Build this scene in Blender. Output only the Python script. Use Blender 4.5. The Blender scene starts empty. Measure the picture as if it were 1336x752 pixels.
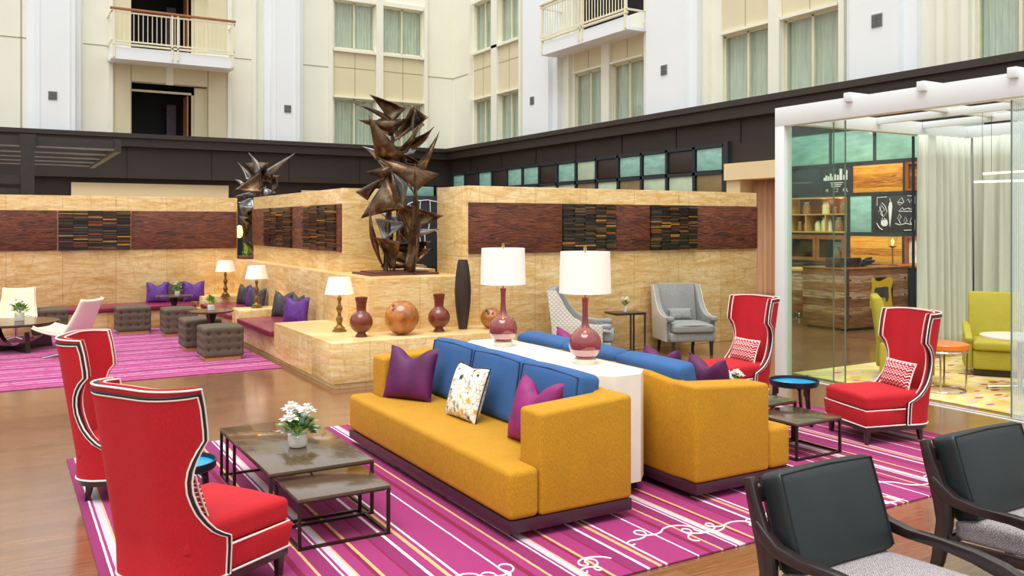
import bpy, bmesh, math, random
from mathutils import Vector, Matrix
PI = math.pi; R = math.radians
scene = bpy.context.scene
col = scene.collection
# ------------------------------------------------------------ camera, light, exposure
H = 2.10
cam_data = bpy.data.cameras.new('camera'); cam = bpy.data.objects.new('camera', cam_data); col.objects.link(cam)
cam.location = (0, 0, H)
yaw = math.atan2(668.0, 1130.0)
cam.rotation_euler = (R(90), 0, -yaw)
cam_data.sensor_width = 36.0; cam_data.lens = 36.0 * 1130.0 / 1336.0
cam_data.shift_y = (293.0 - 376.0) / 1336.0
cam_data.clip_end = 200
scene.camera = cam
scene.view_settings.view_transform = 'Standard'; scene.view_settings.look = 'None'
scene.view_settings.exposure = 0.16; scene.view_settings.gamma = 1.0
try: scene.view_settings.use_curve_mapping = False
except Exception: pass
world = bpy.data.worlds.new('world'); scene.world = world; world.use_nodes = True
nt = world.node_tree; nt.nodes.clear()
wo = nt.nodes.new('ShaderNodeOutputWorld'); bg = nt.nodes.new('ShaderNodeBackground')
tc = nt.nodes.new('ShaderNodeTexCoord'); sp = nt.nodes.new('ShaderNodeSeparateXYZ'); rp = nt.nodes.new('ShaderNodeValToRGB')
nt.links.new(tc.outputs['Generated'], sp.inputs[0]); nt.links.new(sp.outputs['Z'], rp.inputs[0])
rp.color_ramp.elements[0].position = 0.0; rp.color_ramp.elements[0].color = (0.36, 0.35, 0.33, 1)
rp.color_ramp.elements[1].position = 0.75; rp.color_ramp.elements[1].color = (1.0, 1.0, 1.0, 1)
e = rp.color_ramp.elements.new(0.3); e.color = (0.74, 0.75, 0.76, 1)
nt.links.new(rp.outputs[0], bg.inputs[0]); bg.inputs[1].default_value = 1.3
nt.links.new(bg.outputs[0], wo.inputs[0])
sun = bpy.data.lights.new('skylight_sun', 'SUN'); sun.energy = 2.5; sun.angle = R(40); sun.color = (1, 1, 0.99)
so = bpy.data.objects.new('skylight_sun', sun); so.rotation_euler = (R(14), R(-16), 0); col.objects.link(so)

# ------------------------------------------------------------ helpers
def lin(c): return c / 12.92 if c <= 0.04045 else ((c + 0.055) / 1.055) ** 2.4
def hexc(h, k=1.0):
    h = h.lstrip('#'); return tuple(lin(int(h[i:i+2], 16) / 255.0) * k for i in (0, 2, 4)) + (1,)
def newmat(name):
    m = bpy.data.materials.new(name); m.use_nodes = True
    return m, m.node_tree, m.node_tree.nodes['Principled BSDF']
def L(nt, a, b): nt.links.new(a, b)
def coords(nt, scale=(1, 1, 1), flat=False):
    tc = nt.nodes.new('ShaderNodeTexCoord'); mp = nt.nodes.new('ShaderNodeMapping'); mp.inputs['Scale'].default_value = scale
    if flat:
        s = nt.nodes.new('ShaderNodeSeparateXYZ'); L(nt, tc.outputs['Object'], s.inputs[0])
        a = nt.nodes.new('ShaderNodeMath'); a.operation = 'ADD'; L(nt, s.outputs[0], a.inputs[0]); L(nt, s.outputs[1], a.inputs[1])
        c = nt.nodes.new('ShaderNodeCombineXYZ'); L(nt, a.outputs[0], c.inputs[0]); L(nt, s.outputs[2], c.inputs[1]); L(nt, c.outputs[0], mp.inputs[0])
    else: L(nt, tc.outputs['Object'], mp.inputs[0])
    return mp.outputs[0]
def noise(nt, vec, scale, detail=3, dist=0.0):
    n = nt.nodes.new('ShaderNodeTexNoise'); n.inputs['Scale'].default_value = scale; n.inputs['Detail'].default_value = detail
    n.inputs['Distortion'].default_value = dist
    L(nt, vec, n.inputs['Vector']); return n.outputs[0]
def ramp(nt, fac, stops, const=False):
    r = nt.nodes.new('ShaderNodeValToRGB'); cr = r.color_ramp
    if const: cr.interpolation = 'CONSTANT'
    while len(cr.elements) > 1: cr.elements.remove(cr.elements[-1])
    cr.elements[0].position = stops[0][0]; cr.elements[0].color = stops[0][1]
    for p, c in stops[1:]:
        e = cr.elements.new(p); e.color = c
    L(nt, fac, r.inputs[0]); return r.outputs[0]
def mathn(nt, op, a, b=None, c=None):
    m = nt.nodes.new('ShaderNodeMath'); m.operation = op
    for i, v in enumerate((a, b, c)):
        if v is None: continue
        if isinstance(v, (int, float)): m.inputs[i].default_value = v
        else: L(nt, v, m.inputs[i])
    return m.outputs[0]
def mixc(nt, f, a, b, mode='MIX'):
    m = nt.nodes.new('ShaderNodeMixRGB'); m.blend_type = mode
    for i, v in enumerate((f, a, b)):
        if isinstance(v, (int, float)): m.inputs[i].default_value = v
        elif isinstance(v, tuple): m.inputs[i].default_value = v
        else: L(nt, v, m.inputs[i])
    return m.outputs[0]
def bumpn(nt, bs, h, strength=0.2, dist=0.01):
    b = nt.nodes.new('ShaderNodeBump'); b.inputs['Strength'].default_value = strength; b.inputs['Distance'].default_value = dist
    L(nt, h, b.inputs['Height']); L(nt, b.outputs[0], bs.inputs['Normal'])
def mk(name, hx, rough=0.5, metal=0.0, var=0.12, vs=8.0, stretch=(1, 1, 1), bump=0.0, bs=80.0, sheen=0.0, coat=0.0, emit=None, es=0.0, trans=0.0):
    m, nt, b = newmat(name)
    v = coords(nt, stretch); c = hexc(hx)
    n = noise(nt, v, vs, 3)
    lo = tuple(x * (1 - var) for x in c[:3]) + (1,); hi = tuple(min(1, x * (1 + var)) for x in c[:3]) + (1,)
    L(nt, ramp(nt, n, [(0.3, lo), (0.7, hi)]), b.inputs['Base Color'])
    b.inputs['Roughness'].default_value = rough; b.inputs['Metallic'].default_value = metal
    if sheen: b.inputs['Sheen Weight'].default_value = sheen; b.inputs['Sheen Roughness'].default_value = 0.4
    if coat: b.inputs['Coat Weight'].default_value = coat; b.inputs['Coat Roughness'].default_value = 0.08
    if bump: bumpn(nt, b, noise(nt, v, bs, 2), bump, 0.004)
    if emit: b.inputs['Emission Color'].default_value = hexc(emit); b.inputs['Emission Strength'].default_value = es
    if trans: b.inputs['Transmission Weight'].default_value = trans
    return m

class MB:
    def __init__(s): s.bm = bmesh.new()
    def _merge(s, t, mi=0, M=None):
        if M is not None: bmesh.ops.transform(t, matrix=M, verts=t.verts)
        for f in t.faces: f.material_index = mi
        me = bpy.data.meshes.new('tmp'); t.to_mesh(me); t.free(); s.bm.from_mesh(me); bpy.data.meshes.remove(me); return s
    def box(s, x0, x1, y0, y1, z0, z1, bv=0.0, seg=2, mi=0, M=None):
        t = bmesh.new(); bmesh.ops.create_cube(t, size=1)
        for v in t.verts: v.co = Vector(((x0 + x1) / 2 + v.co.x * (x1 - x0), (y0 + y1) / 2 + v.co.y * (y1 - y0), (z0 + z1) / 2 + v.co.z * (z1 - z0)))
        if bv: bmesh.ops.bevel(t, geom=t.edges[:], offset=bv, segments=seg, profile=0.5, affect='EDGES')
        return s._merge(t, mi, M)
    def prism(s, pts, z0, z1, bv=0.0, seg=3, mi=0, M=None, tops=None):
        t = bmesh.new(); n = len(pts)
        lo = [t.verts.new((p[0], p[1], z0)) for p in pts]
        hi = [t.verts.new((p[0], p[1], (tops[i] if tops else z1))) for i, p in enumerate(pts)]
        t.faces.new(lo[::-1]); t.faces.new(hi)
        for i in range(n): t.faces.new((lo[i], lo[(i + 1) % n], hi[(i + 1) % n], hi[i]))
        bmesh.ops.recalc_face_normals(t, faces=t.faces)
        if bv: bmesh.ops.bevel(t, geom=t.edges[:], offset=bv, segments=seg, profile=0.5, affect='EDGES')
        return s._merge(t, mi, M)
    def strip(s, pts, ws, y0, y1, bv=0.004, mi=0, M=None):
        # band along a polyline in the XZ plane, widths ws, thick from y0 to y1
        n = len(pts); up = []; dn = []
        for i, p in enumerate(pts):
            a = Vector(pts[max(0, i - 1)]); b = Vector(pts[min(n - 1, i + 1)]); d = (b - a).normalized(); q = Vector((-d.y, d.x)) * ws[i]
            up.append(Vector(p) + q); dn.append(Vector(p) - q)
        t = bmesh.new()
        g = [[t.verts.new((p.x, y, p.y)) for p in P] for y in (y0, y1) for P in (up, dn)]
        for i in range(n - 1):
            t.faces.new((g[0][i], g[0][i+1], g[1][i+1], g[1][i])); t.faces.new((g[2][i], g[3][i], g[3][i+1], g[2][i+1]))
            t.faces.new((g[0][i], g[2][i], g[2][i+1], g[0][i+1])); t.faces.new((g[1][i], g[1][i+1], g[3][i+1], g[3][i]))
        t.faces.new((g[0][0], g[1][0], g[3][0], g[2][0])); t.faces.new((g[0][-1], g[2][-1], g[3][-1], g[1][-1]))
        bmesh.ops.recalc_face_normals(t, faces=t.faces)
        if bv:
            ed = [e for e in t.edges if len(e.link_faces) == 2 and e.link_faces[0].normal.angle(e.link_faces[1].normal, 0) > 1.0]
            bmesh.ops.bevel(t, geom=ed, offset=bv, segments=2, profile=0.5, affect='EDGES')
        return s._merge(t, mi, M)
    def lathe(s, prof, seg=28, c=(0, 0, 0), mi=0, M=None, sx=1.0, sy=1.0):
        t = bmesh.new(); rings = []
        for r, z in prof:
            if r < 1e-5: rings.append([t.verts.new((c[0], c[1], c[2] + z))])
            else: rings.append([t.verts.new((c[0] + r * sx * math.cos(2 * PI * k / seg), c[1] + r * sy * math.sin(2 * PI * k / seg), c[2] + z)) for k in range(seg)])
        for a, b in zip(rings, rings[1:]):
            for k in range(seg):
                k2 = (k + 1) % seg
                if len(a) == 1 and len(b) == 1: break
                if len(a) == 1: t.faces.new((a[0], b[k], b[k2]))
                elif len(b) == 1: t.faces.new((a[k], b[0], a[k2]))
                else: t.faces.new((a[k], b[k], b[k2], a[k2]))
        bmesh.ops.recalc_face_normals(t, faces=t.faces)
        return s._merge(t, mi, M)
    def tube(s, pts, r, seg=8, mi=0, closed=False, M=None):
        pts = [Vector(p) for p in pts]; n = len(pts); t = bmesh.new(); rings = []
        rr = r if isinstance(r, (list, tuple)) else [r] * n
        prev = None
        for i, p in enumerate(pts):
            if closed: d = (pts[(i + 1) % n] - pts[i - 1])
            else: d = pts[min(n - 1, i + 1)] - pts[max(0, i - 1)]
            if d.length < 1e-9: d = Vector((0, 0, 1))
            d.normalize()
            if prev is None:
                a = Vector((0, 0, 1)) if abs(d.z) < 0.9 else Vector((1, 0, 0)); u = d.cross(a).normalized()
            else:
                u = prev - d * prev.dot(d)
                u = u.normalized() if u.length > 1e-6 else d.orthogonal().normalized()
            prev = u; w = d.cross(u)
            rings.append([t.verts.new(p + (u * math.cos(2 * PI * k / seg) + w * math.sin(2 * PI * k / seg)) * rr[i]) for k in range(seg)])
        m = n if closed else n - 1
        for i in range(m):
            a = rings[i]; b = rings[(i + 1) % n]
            for k in range(seg): t.faces.new((a[k], a[(k + 1) % seg], b[(k + 1) % seg], b[k]))
        if not closed: t.faces.new(rings[0][::-1]); t.faces.new(rings[-1])
        bmesh.ops.recalc_face_normals(t, faces=t.faces)
        return s._merge(t, mi, M)
    def soft(s, w, d, h, r=0.04, bulge=0.02, n=10, mi=0, M=None, side=0.0):
        # upholstered block: w along x, d along y, h along z, bottom at z=0
        t = bmesh.new(); bmesh.ops.create_cube(t, size=2); bmesh.ops.subdivide_edges(t, edges=t.edges[:], cuts=n, use_grid_fill=True)
        hx, hy, hz = w / 2, d / 2, h / 2
        for v in t.verts:
            p = v.co.copy()
            q = Vector((p.x * hx, p.y * hy, p.z * hz))
            # bring grid rows close to the edges for a clean rounding
            for i, hh in enumerate((hx, hy, hz)):
                f = p[i]; q[i] = hh * (f if abs(f) > 0.999 else math.copysign(abs(f) ** 0.75, f))
            inn = Vector((max(-(hx - r), min(hx - r, q.x)), max(-(hy - r), min(hy - r, q.y)), max(-(hz - r), min(hz - r, q.z))))
            dd = q - inn
            if dd.length > 1e-7: q = inn + dd.normalized() * r
            fx = 1 - (q.x / hx) ** 2; fy = 1 - (q.y / hy) ** 2; fz = 1 - (q.z / hz) ** 2
            q.z += bulge * max(0, fx) ** 0.6 * max(0, fy) ** 0.6 * (1 if p.z > 0 else 0) * abs(p.z)
            if side: q.x += side * p.x * max(0, fy) ** 0.6 * max(0, fz) ** 0.6
            v.co = q + Vector((0, 0, hz))
        return s._merge(t, mi, M)
    def build(s, name, mats, parent=None, angle=35, loc=None):
        me = bpy.data.meshes.new(name); s.bm.to_mesh(me); s.bm.free()
        for m in (mats if isinstance(mats, (list, tuple)) else [mats]): me.materials.append(m)
        for p in me.polygons: p.use_smooth = True
        try: me.set_sharp_from_angle(angle=R(angle))
        except Exception: pass
        o = bpy.data.objects.new(name, me); col.objects.link(o)
        if parent is not None: o.parent = parent
        if loc: o.location = loc
        return o
def T(x=0, y=0, z=0, rx=0, ry=0, rz=0, s=1.0):
    return Matrix.Translation((x, y, z)) @ Matrix.Rotation(rz, 4, 'Z') @ Matrix.Rotation(ry, 4, 'Y') @ Matrix.Rotation(rx, 4, 'X') @ Matrix.Scale(s, 4)
def tag(o, label=None, cat=None, group=None, kind=None):
    if label: o['label'] = label
    if cat: o['category'] = cat
    if group: o['group'] = group
    if kind: o['kind'] = kind
    return o
def thing(name, label, cat, loc=(0, 0, 0), rz=0.0, group=None, ry=0.0, rx=0.0):
    o = bpy.data.objects.new(name, None); col.objects.link(o); o.empty_display_size = 0.1
    o.location = loc; o.rotation_euler = (rx, ry, rz); return tag(o, label, cat, group)
def struct(name, mb, m, parent=None, **k):
    o = mb.build(name, m, parent, **k)
    if parent is None: o['kind'] = 'structure'
    return o
def copy_tree(src, label, loc, rz=None, ry=None, group=None, parent=None, swap=None):
    o = src.copy(); col.objects.link(o)
    if parent is None:
        o.location = loc
        if rz is not None: o.rotation_euler[2] = rz
        if ry is not None: o.rotation_euler[1] = ry
        o['label'] = label
        if group: o['group'] = group
    else: o.parent = parent
    for ch in list(src.children):
        copy_tree(ch, None, None, parent=o)
    return o

# ------------------------------------------------------------ materials
def mat_travertine():
    m, nt, b = newmat('travertine')
    n1 = noise(nt, coords(nt, (0.55, 2.6, 1), flat=True), 1.7, 9, 2.2)
    n2 = noise(nt, coords(nt, (1.0, 7, 1), flat=True), 4.5, 7, 1.6)
    n3 = noise(nt, coords(nt, (3.5, 1.2, 1), flat=True), 3.0, 8, 1.2)
    c = ramp(nt, n1, [(0.28, hexc('#C8964C')), (0.42, hexc('#DDB672')), (0.55, hexc('#EBCF92')), (0.70, hexc('#F4E2B4'))])
    c = mixc(nt, 0.40, c, ramp(nt, n2, [(0.32, hexc('#BE8844')), (0.5, hexc('#E6C484')), (0.66, hexc('#F6E8C6'))]))
    c = mixc(nt, ramp(nt, n3, [(0.55, (0, 0, 0, 1)), (0.7, (0.45, 0.45, 0.45, 1))]), c, hexc('#C58F50'))
    br = nt.nodes.new('ShaderNodeTexBrick'); br.offset = 0.0; br.inputs['Scale'].default_value = 1.0
    br.inputs['Brick Width'].default_value = 0.98; br.inputs['Row Height'].default_value = 1.62; br.inputs['Mortar Size'].default_value = 0.004
    br.inputs['Color1'].default_value = (1, 1, 1, 1); br.inputs['Color2'].default_value = (0.9, 0.84, 0.76, 1); br.inputs['Mortar'].default_value = (0.62, 0.5, 0.36, 1)
    L(nt, coords(nt, (1, 1, 1), flat=True), br.inputs['Vector'])
    c = mixc(nt, 1.0, c, br.outputs[0], 'MULTIPLY')
    L(nt, c, b.inputs['Base Color']); b.inputs['Roughness'].default_value = 0.3
    return m
def mat_floor():
    m, nt, b = newmat('wood_floor')
    v = coords(nt)
    br = nt.nodes.new('ShaderNodeTexBrick'); br.offset = 0.37; br.inputs['Scale'].default_value = 1.0
    br.inputs['Brick Width'].default_value = 1.35; br.inputs['Row Height'].default_value = 0.13; br.inputs['Mortar Size'].default_value = 0.0025
    br.inputs['Color1'].default_value = hexc('#8E6143'); br.inputs['Color2'].default_value = hexc('#6E4630'); br.inputs['Mortar'].default_value = hexc('#3E2619')
    L(nt, v, br.inputs['Vector'])
    g = noise(nt, coords(nt, (1.2, 18, 1)), 3.0, 6, 1.0)
    c = mixc(nt, 0.5, br.outputs[0], ramp(nt, g, [(0.3, hexc('#5E3D29')), (0.7, hexc('#A0714E'))]))
    L(nt, c, b.inputs['Base Color'])
    L(nt, ramp(nt, g, [(0.2, (0.13,) * 3 + (1,)), (0.8, (0.24,) * 3 + (1,))]), b.inputs['Roughness'])
    b.inputs['Specular IOR Level'].default_value = 0.8; b.inputs['Coat Weight'].default_value = 0.6; b.inputs['Coat Roughness'].default_value = 0.15
    bumpn(nt, b, g, 0.08, 0.003)
    return m
def mat_stripes(name, stops, period, axis=0, base=None, fuzz=0.05, patt=None):
    m, nt, b = newmat(name)
    tc = nt.nodes.new('ShaderNodeTexCoord'); s = nt.nodes.new('ShaderNodeSeparateXYZ'); L(nt, tc.outputs['Object'], s.inputs[0])
    x = s.outputs[axis]
    wob = noise(nt, tc.outputs['Object'], 14, 2)
    x = mathn(nt, 'ADD', x, mathn(nt, 'MULTIPLY', wob, 0.006))
    f = mathn(nt, 'FRACT', mathn(nt, 'DIVIDE', mathn(nt, 'ADD', x, 40.0), period))
    c = ramp(nt, f, stops, const=True)
    n = noise(nt, tc.outputs['Object'], 260, 2)
    c = mixc(nt, 0.35, c, ramp(nt, n, [(0.3, (0.35, 0.3, 0.35, 1)), (0.7, (1, 1, 1, 1))]), 'MULTIPLY')
    if patt: c = patt(nt, tc.outputs['Object'], c)
    L(nt, c, b.inputs['Base Color']); b.inputs['Roughness'].default_value = 0.95
    bumpn(nt, b, n, 0.5, 0.004)
    return m
MG = hexc('#A0306E'); MG2 = hexc('#8E2660'); RDD = hexc('#861340'); WHT = hexc('#F2E6E4'); GLD = hexc('#E3B277'); GRY = hexc('#CFC3CF')
M = {}
M['travertine'] = mat_travertine()
M['floor'] = mat_floor()
def sw(lst):
    out = []; p = 0.0; tot = sum(w for w, _ in lst)
    for w, c in lst: out.append((p / tot, c)); p += w
    return out
lst = [(9, MG), (1.2, WHT), (6, MG), (3, RDD), (5, MG), (1.2, GLD), (8, MG2), (1, WHT), (1.2, MG), (3.5, GRY), (1, GLD), (6, MG), (2, RDD), (1.6, GLD), (9, MG), (1, RDD), (7, MG2), (1.5, WHT), (5, MG), (2, GLD), (2, MG), (1.4, WHT), (9, MG)]
M['rug'] = mat_stripes('striped_rug', sw(lst), 1.18, 0)
PK = hexc('#A63E78'); PK2 = hexc('#CE8EAE'); PK3 = hexc('#B8588C'); PU = hexc('#8A3268')
lst2 = [(5, PK), (2, PK2), (4, PK3), (1, hexc('#DDB4CC')), (5, PK), (3, PU), (2, PK2), (4, PK), (2, hexc('#C987AE')), (5, PK3), (3, PK), (1, PK2)]
def patt2(nt, v, c):
    n = noise(nt, v, 5, 6, 2.5)
    return mixc(nt, ramp(nt, n, [(0.5, (0, 0, 0, 1)), (0.62, (0.7, 0.7, 0.7, 1))]), c, hexc('#9E2F6E'))
M['rug2'] = mat_stripes('worn_pink_rug', sw(lst2), 1.1, 1, patt=patt2)
def mat_blotch(name):
    m, nt, b = newmat(name)
    v = coords(nt, (4.2, 9.5, 1))
    vo = nt.nodes.new('ShaderNodeTexVoronoi'); vo.inputs['Scale'].default_value = 0.9; L(nt, v, vo.inputs['Vector'])
    n = noise(nt, coords(nt, (1, 1.6, 1)), 1.6, 4, 1.5)
    base = ramp(nt, n, [(0.3, hexc('#C9A94E')), (0.5, hexc('#DDC578')), (0.7, hexc('#E9DAA0'))])
    s = nt.nodes.new('ShaderNodeSeparateXYZ'); L(nt, vo.outputs['Color'], s.inputs[0])
    spot = ramp(nt, s.outputs[0], [(0.0, hexc('#D9A9CC')), (0.3, hexc('#B65A9C')), (0.5, hexc('#E2CF86')), (0.75, hexc('#B02C4A')), (0.85, hexc('#D8B8DA'))], const=True)
    f = ramp(nt, vo.outputs['Distance'], [(0.0, (1, 1, 1, 1)), (0.3, (1, 1, 1, 1)), (0.34, (0, 0, 0, 1))])
    L(nt, mixc(nt, f, base, spot), b.inputs['Base Color']); b.inputs['Roughness'].default_value = 0.95
    return m
M['rug3'] = mat_blotch('mottled_yellow_rug')
M['wall'] = mk('cream_wall', '#ECEBDA', 0.7, var=0.02, vs=1)
M['wall2'] = mk('beige_wall', '#DBD2AE', 0.7, var=0.03, vs=1)
M['white'] = mk('white_pilaster', '#EBF0F2', 0.6, var=0.01, vs=1)
M['seam'] = mk('seam', '#A59C7C', 0.8, var=0.02)
M['fascia'] = mk('brown_fascia', '#352A24', 0.45, var=0.08, vs=1.5)
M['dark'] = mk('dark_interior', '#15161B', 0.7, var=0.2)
M['steel_dark'] = mk('dark_steel', '#3A3432', 0.4, metal=0.2, var=0.08)
M['steel_light'] = mk('pale_steel_flange', '#7A7068', 0.4, metal=0.3, var=0.1)  # paler steel for the flanges under the canopy beams
M['beige'] = mk('beige_panel', '#E6CFA0', 0.6, var=0.03, vs=1)
M['frame_w'] = mk('window_frame', '#E5DFC0', 0.5, var=0.02)
M['sheer_teal'] = mk('teal_sheer', '#D2D8C8', 0.8, var=0.12, vs=3, stretch=(6, 6, 0.5))
M['teal'] = mk('teal_glass', '#93C4B8', 0.25, var=0.18, vs=2.5, stretch=(1, 1, 3), coat=0.3)
M['teal2'] = mk('pale_green_glass', '#B9CDB0', 0.3, var=0.12, vs=2)
M['tanp'] = mk('tan_panel', '#8A7650', 0.4, var=0.15, vs=2)
M['chrome_p'] = mk('grey_vent', '#8E8E88', 0.5)
M['vent_g'] = mk('vent_slots', '#5E605E', 0.6)
M['grid'] = mk('charcoal_frame', '#2B3338', 0.4, var=0.05)
M['board'] = mk('chalkboard', '#2C2E33', 0.6, var=0.1)
M['chalk'] = mk('chalk', '#E8E8E6', 0.9, var=0.05)
M['paint_white'] = mk('white_painted_steel', '#E6EBE8', 0.35, var=0.01)
M['sheer'] = mk('grey_green_sheer_curtain', '#CBD0C0', 0.85, var=0.07, vs=3, stretch=(5, 5, 0.3))
M['curtain_tan'] = mk('tan_curtain', '#C79C78', 0.8, var=0.1, vs=3, stretch=(5, 5, 0.3))
def mat_fabric(name, hx, var=0.16, sheen=0.05, st=(1, 1, 0.2), bump=0.2):
    m, nt, b = newmat(name); c = hexc(hx)
    v = coords(nt, st); n = noise(nt, v, 260, 2)
    n2 = noise(nt, coords(nt), 5, 2)
    lo = tuple(x * (1 - var * 1.6) for x in c[:3]) + (1,); hi = tuple(min(1, x * (1 + var)) for x in c[:3]) + (1,)
    cc = ramp(nt, n, [(0.35, lo), (0.65, hi)])
    cc = mixc(nt, 0.25, cc, ramp(nt, n2, [(0.35, (0.72, 0.72, 0.72, 1)), (0.65, (1, 1, 1, 1))]), 'MULTIPLY')
    L(nt, cc, b.inputs['Base Color']); b.inputs['Roughness'].default_value = 0.85
    b.inputs['Sheen Weight'].default_value = sheen; b.inputs['Sheen Roughness'].default_value = 0.5
    b.inputs['Sheen Tint'].default_value = tuple(min(1, x * 1.5 + 0.1) for x in c[:3]) + (1,)
    bumpn(nt, b, n, bump, 0.003); return m
M['gold'] = mat_fabric('gold_fabric', '#C0890A')
M['blue'] = mat_fabric('blue_fabric', '#305E94', 0.1)
M['blue_pipe'] = mk('blue_piping', '#1F3458', 0.7)
M['red'] = mat_fabric('red_fabric', '#BC0F1E', 0.10, 0.1)
M['grey'] = mat_fabric('grey_blue_fabric', '#92938F', 0.25)
M['green'] = mat_fabric('chartreuse_fabric', '#B5A938', 0.1)
M['olive'] = mat_fabric('olive_fabric', '#5C5040', 0.08, st=(1, 1, 1))
def mat_quilt():
    m, nt, b = newmat('quilted_fabric')
    tc = nt.nodes.new('ShaderNodeTexCoord'); s = nt.nodes.new('ShaderNodeSeparateXYZ'); L(nt, tc.outputs['Object'], s.inputs[0])
    h = mathn(nt, 'ADD', s.outputs[0], s.outputs[1])
    a = mathn(nt, 'PINGPONG', mathn(nt, 'ADD', h, s.outputs[2]), 0.03); c = mathn(nt, 'PINGPONG', mathn(nt, 'SUBTRACT', h, s.outputs[2]), 0.03)
    mn = mathn(nt, 'MULTIPLY', mathn(nt, 'MINIMUM', a, c), 33)
    L(nt, ramp(nt, mn, [(0.0, hexc('#A8A08C')), (0.25, hexc('#D2CEC0')), (1, hexc('#DAD7CB'))]), b.inputs['Base Color'])
    b.inputs['Roughness'].default_value = 0.8; bumpn(nt, b, mn, 0.4, 0.01); return m
M['quilt'] = mat_quilt()
M['purple_velvet'] = mk('plum_velvet', '#520446', 0.6, var=0.35, vs=7)
M['magenta_velvet'] = mk('magenta_velvet', '#80105E', 0.6, var=0.35, vs=8)
M['burgundy'] = mk('burgundy_leather', '#7C1D3A', 0.4, var=0.12, vs=5, coat=0.2)
M['black_leather'] = mk('black_leather', '#1A2223', 0.42, var=0.15, vs=4, bump=0.15, bs=220)
M['pipe_w'] = mk('white_piping', '#F0E9DC', 0.6, var=0.02)
M['pipe_k'] = mk('black_piping', '#1C1614', 0.6, var=0.02)
M['walnut_dark'] = mk('dark_walnut', '#2E1D18', 0.3, var=0.2, vs=5, stretch=(1, 1, 0.2), coat=0.3)
M['espresso'] = mk('espresso_wood', '#241917', 0.28, var=0.2, vs=5, coat=0.35)
M['plinth'] = mk('plum_brown_plinth', '#3E1E2C', 0.35, var=0.06)
M['black'] = mk('black_base', '#0E0B0C', 0.6, var=0.05)
M['bronze_metal'] = mk('dark_bronze_steel', '#3C3029', 0.35, metal=0.7, var=0.1)
def mat_wood(name, c1, c2, rough=0.3, sc=(1, 9, 9), coat=0.2):
    m, nt, b = newmat(name); v = coords(nt, sc); n = noise(nt, v, 3.0, 6, 0.8)
    L(nt, ramp(nt, n, [(0.3, hexc(c1)), (0.7, hexc(c2))]), b.inputs['Base Color']); b.inputs['Roughness'].default_value = rough
    b.inputs['Coat Weight'].default_value = coat; return m
M['table_wood'] = mat_wood('table_top_wood', '#52412F', '#5E4D38', 0.18, (14, 1, 9), 0.4)
M['round_wood'] = mat_wood('round_table_wood', '#33231B', '#57402F', 0.25)
M['blue_tray'] = mk('blue_enamel', '#0FA3DA', 0.3, var=0.02, coat=0.4)
M['tray_rim'] = mk('black_rim', '#16222A', 0.35, var=0.03)
M['console'] = mk('cream_console', '#EFE9D8', 0.45, var=0.02)
M['ceramic_w'] = mk('white_ceramic', '#EDE9E0', 0.3, var=0.03, coat=0.3)
M['glaze'] = mk('oxblood_glaze', '#862E30', 0.12, var=0.15, vs=5, coat=1.0)
M['glaze2'] = mk('pale_pink_glaze', '#C99A98', 0.12, var=0.08, vs=5, coat=1.0)
M['acrylic'] = mk('clear_base', '#D8D4C0', 0.1, var=0.02, coat=1.0)
M['brass'] = mk('antique_brass', '#9A7842', 0.3, metal=0.7, var=0.25, vs=12)
M['dark_brass'] = mk('dark_brass', '#86683A', 0.28, metal=0.75, var=0.25, vs=12)
M['chrome'] = mk('chrome', '#C9C6BE', 0.15, metal=1.0, var=0.03)
M['shade'] = mk('lamp_shade_linen', '#F6EDE2', 0.9, var=0.02, emit='#FFE3C8', es=0.16)
M['shade_w'] = mk('small_shade_linen', '#F6EBDC', 0.9, var=0.02, emit='#FFDFB8', es=0.2)
M['red_wood'] = mk('polished_red_wood', '#6E2C18', 0.3, var=0.35, vs=6, stretch=(1, 1, 4), coat=0.35)
M['burl'] = mk('orange_burl_wood', '#A4611E', 0.25, var=0.45, vs=9, coat=0.6)
M['dark_vase'] = mk('dark_carved_wood', '#32241E', 0.55, var=0.3, vs=8, stretch=(4, 4, 0.4), bump=0.3, bs=60)
def mat_bronze():
    m, nt, b = newmat('patinated_bronze'); v = coords(nt); n = noise(nt, v, 3.5, 6, 1.0); n2 = noise(nt, v, 30, 4)
    c = ramp(nt, n, [(0.28, hexc('#2C211B')), (0.45, hexc('#4E3B2B')), (0.6, hexc('#74593C')), (0.75, hexc('#A39A86'))])
    L(nt, mixc(nt, 0.5, c, ramp(nt, n2, [(0.3, (0.5, 0.5, 0.5, 1)), (0.6, (1, 1, 1, 1))]), 'MULTIPLY'), b.inputs['Base Color'])
    b.inputs['Metallic'].default_value = 0.8; b.inputs['Roughness'].default_value = 0.3; bumpn(nt, b, n2, 0.35, 0.01); return m
M['bronze'] = mat_bronze()
M['silver'] = mk('grey_patina', '#8E9092', 0.35, metal=0.7, var=0.3, vs=8, bump=0.2, bs=40)
def mat_relief():
    m, nt, b = newmat('carved_wood_relief'); v = coords(nt, (0.7, 5.5, 1), flat=True); n = noise(nt, v, 3.2, 9, 2.2)
    n2 = noise(nt, coords(nt, (3, 26, 1), flat=True), 4, 5, 1.0)
    c = ramp(nt, n, [(0.3, hexc('#2A140C')), (0.42, hexc('#5C2A16')), (0.58, hexc('#84421F')), (0.75, hexc('#96603C'))])
    c = mixc(nt, 0.5, c, ramp(nt, n2, [(0.35, (0.4, 0.34, 0.34, 1)), (0.6, (1, 1, 1, 1))]), 'MULTIPLY')
    L(nt, c, b.inputs['Base Color']); b.inputs['Roughness'].default_value = 0.5; bumpn(nt, b, n2, 0.7, 0.03); return m
M['relief'] = mat_relief()
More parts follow.
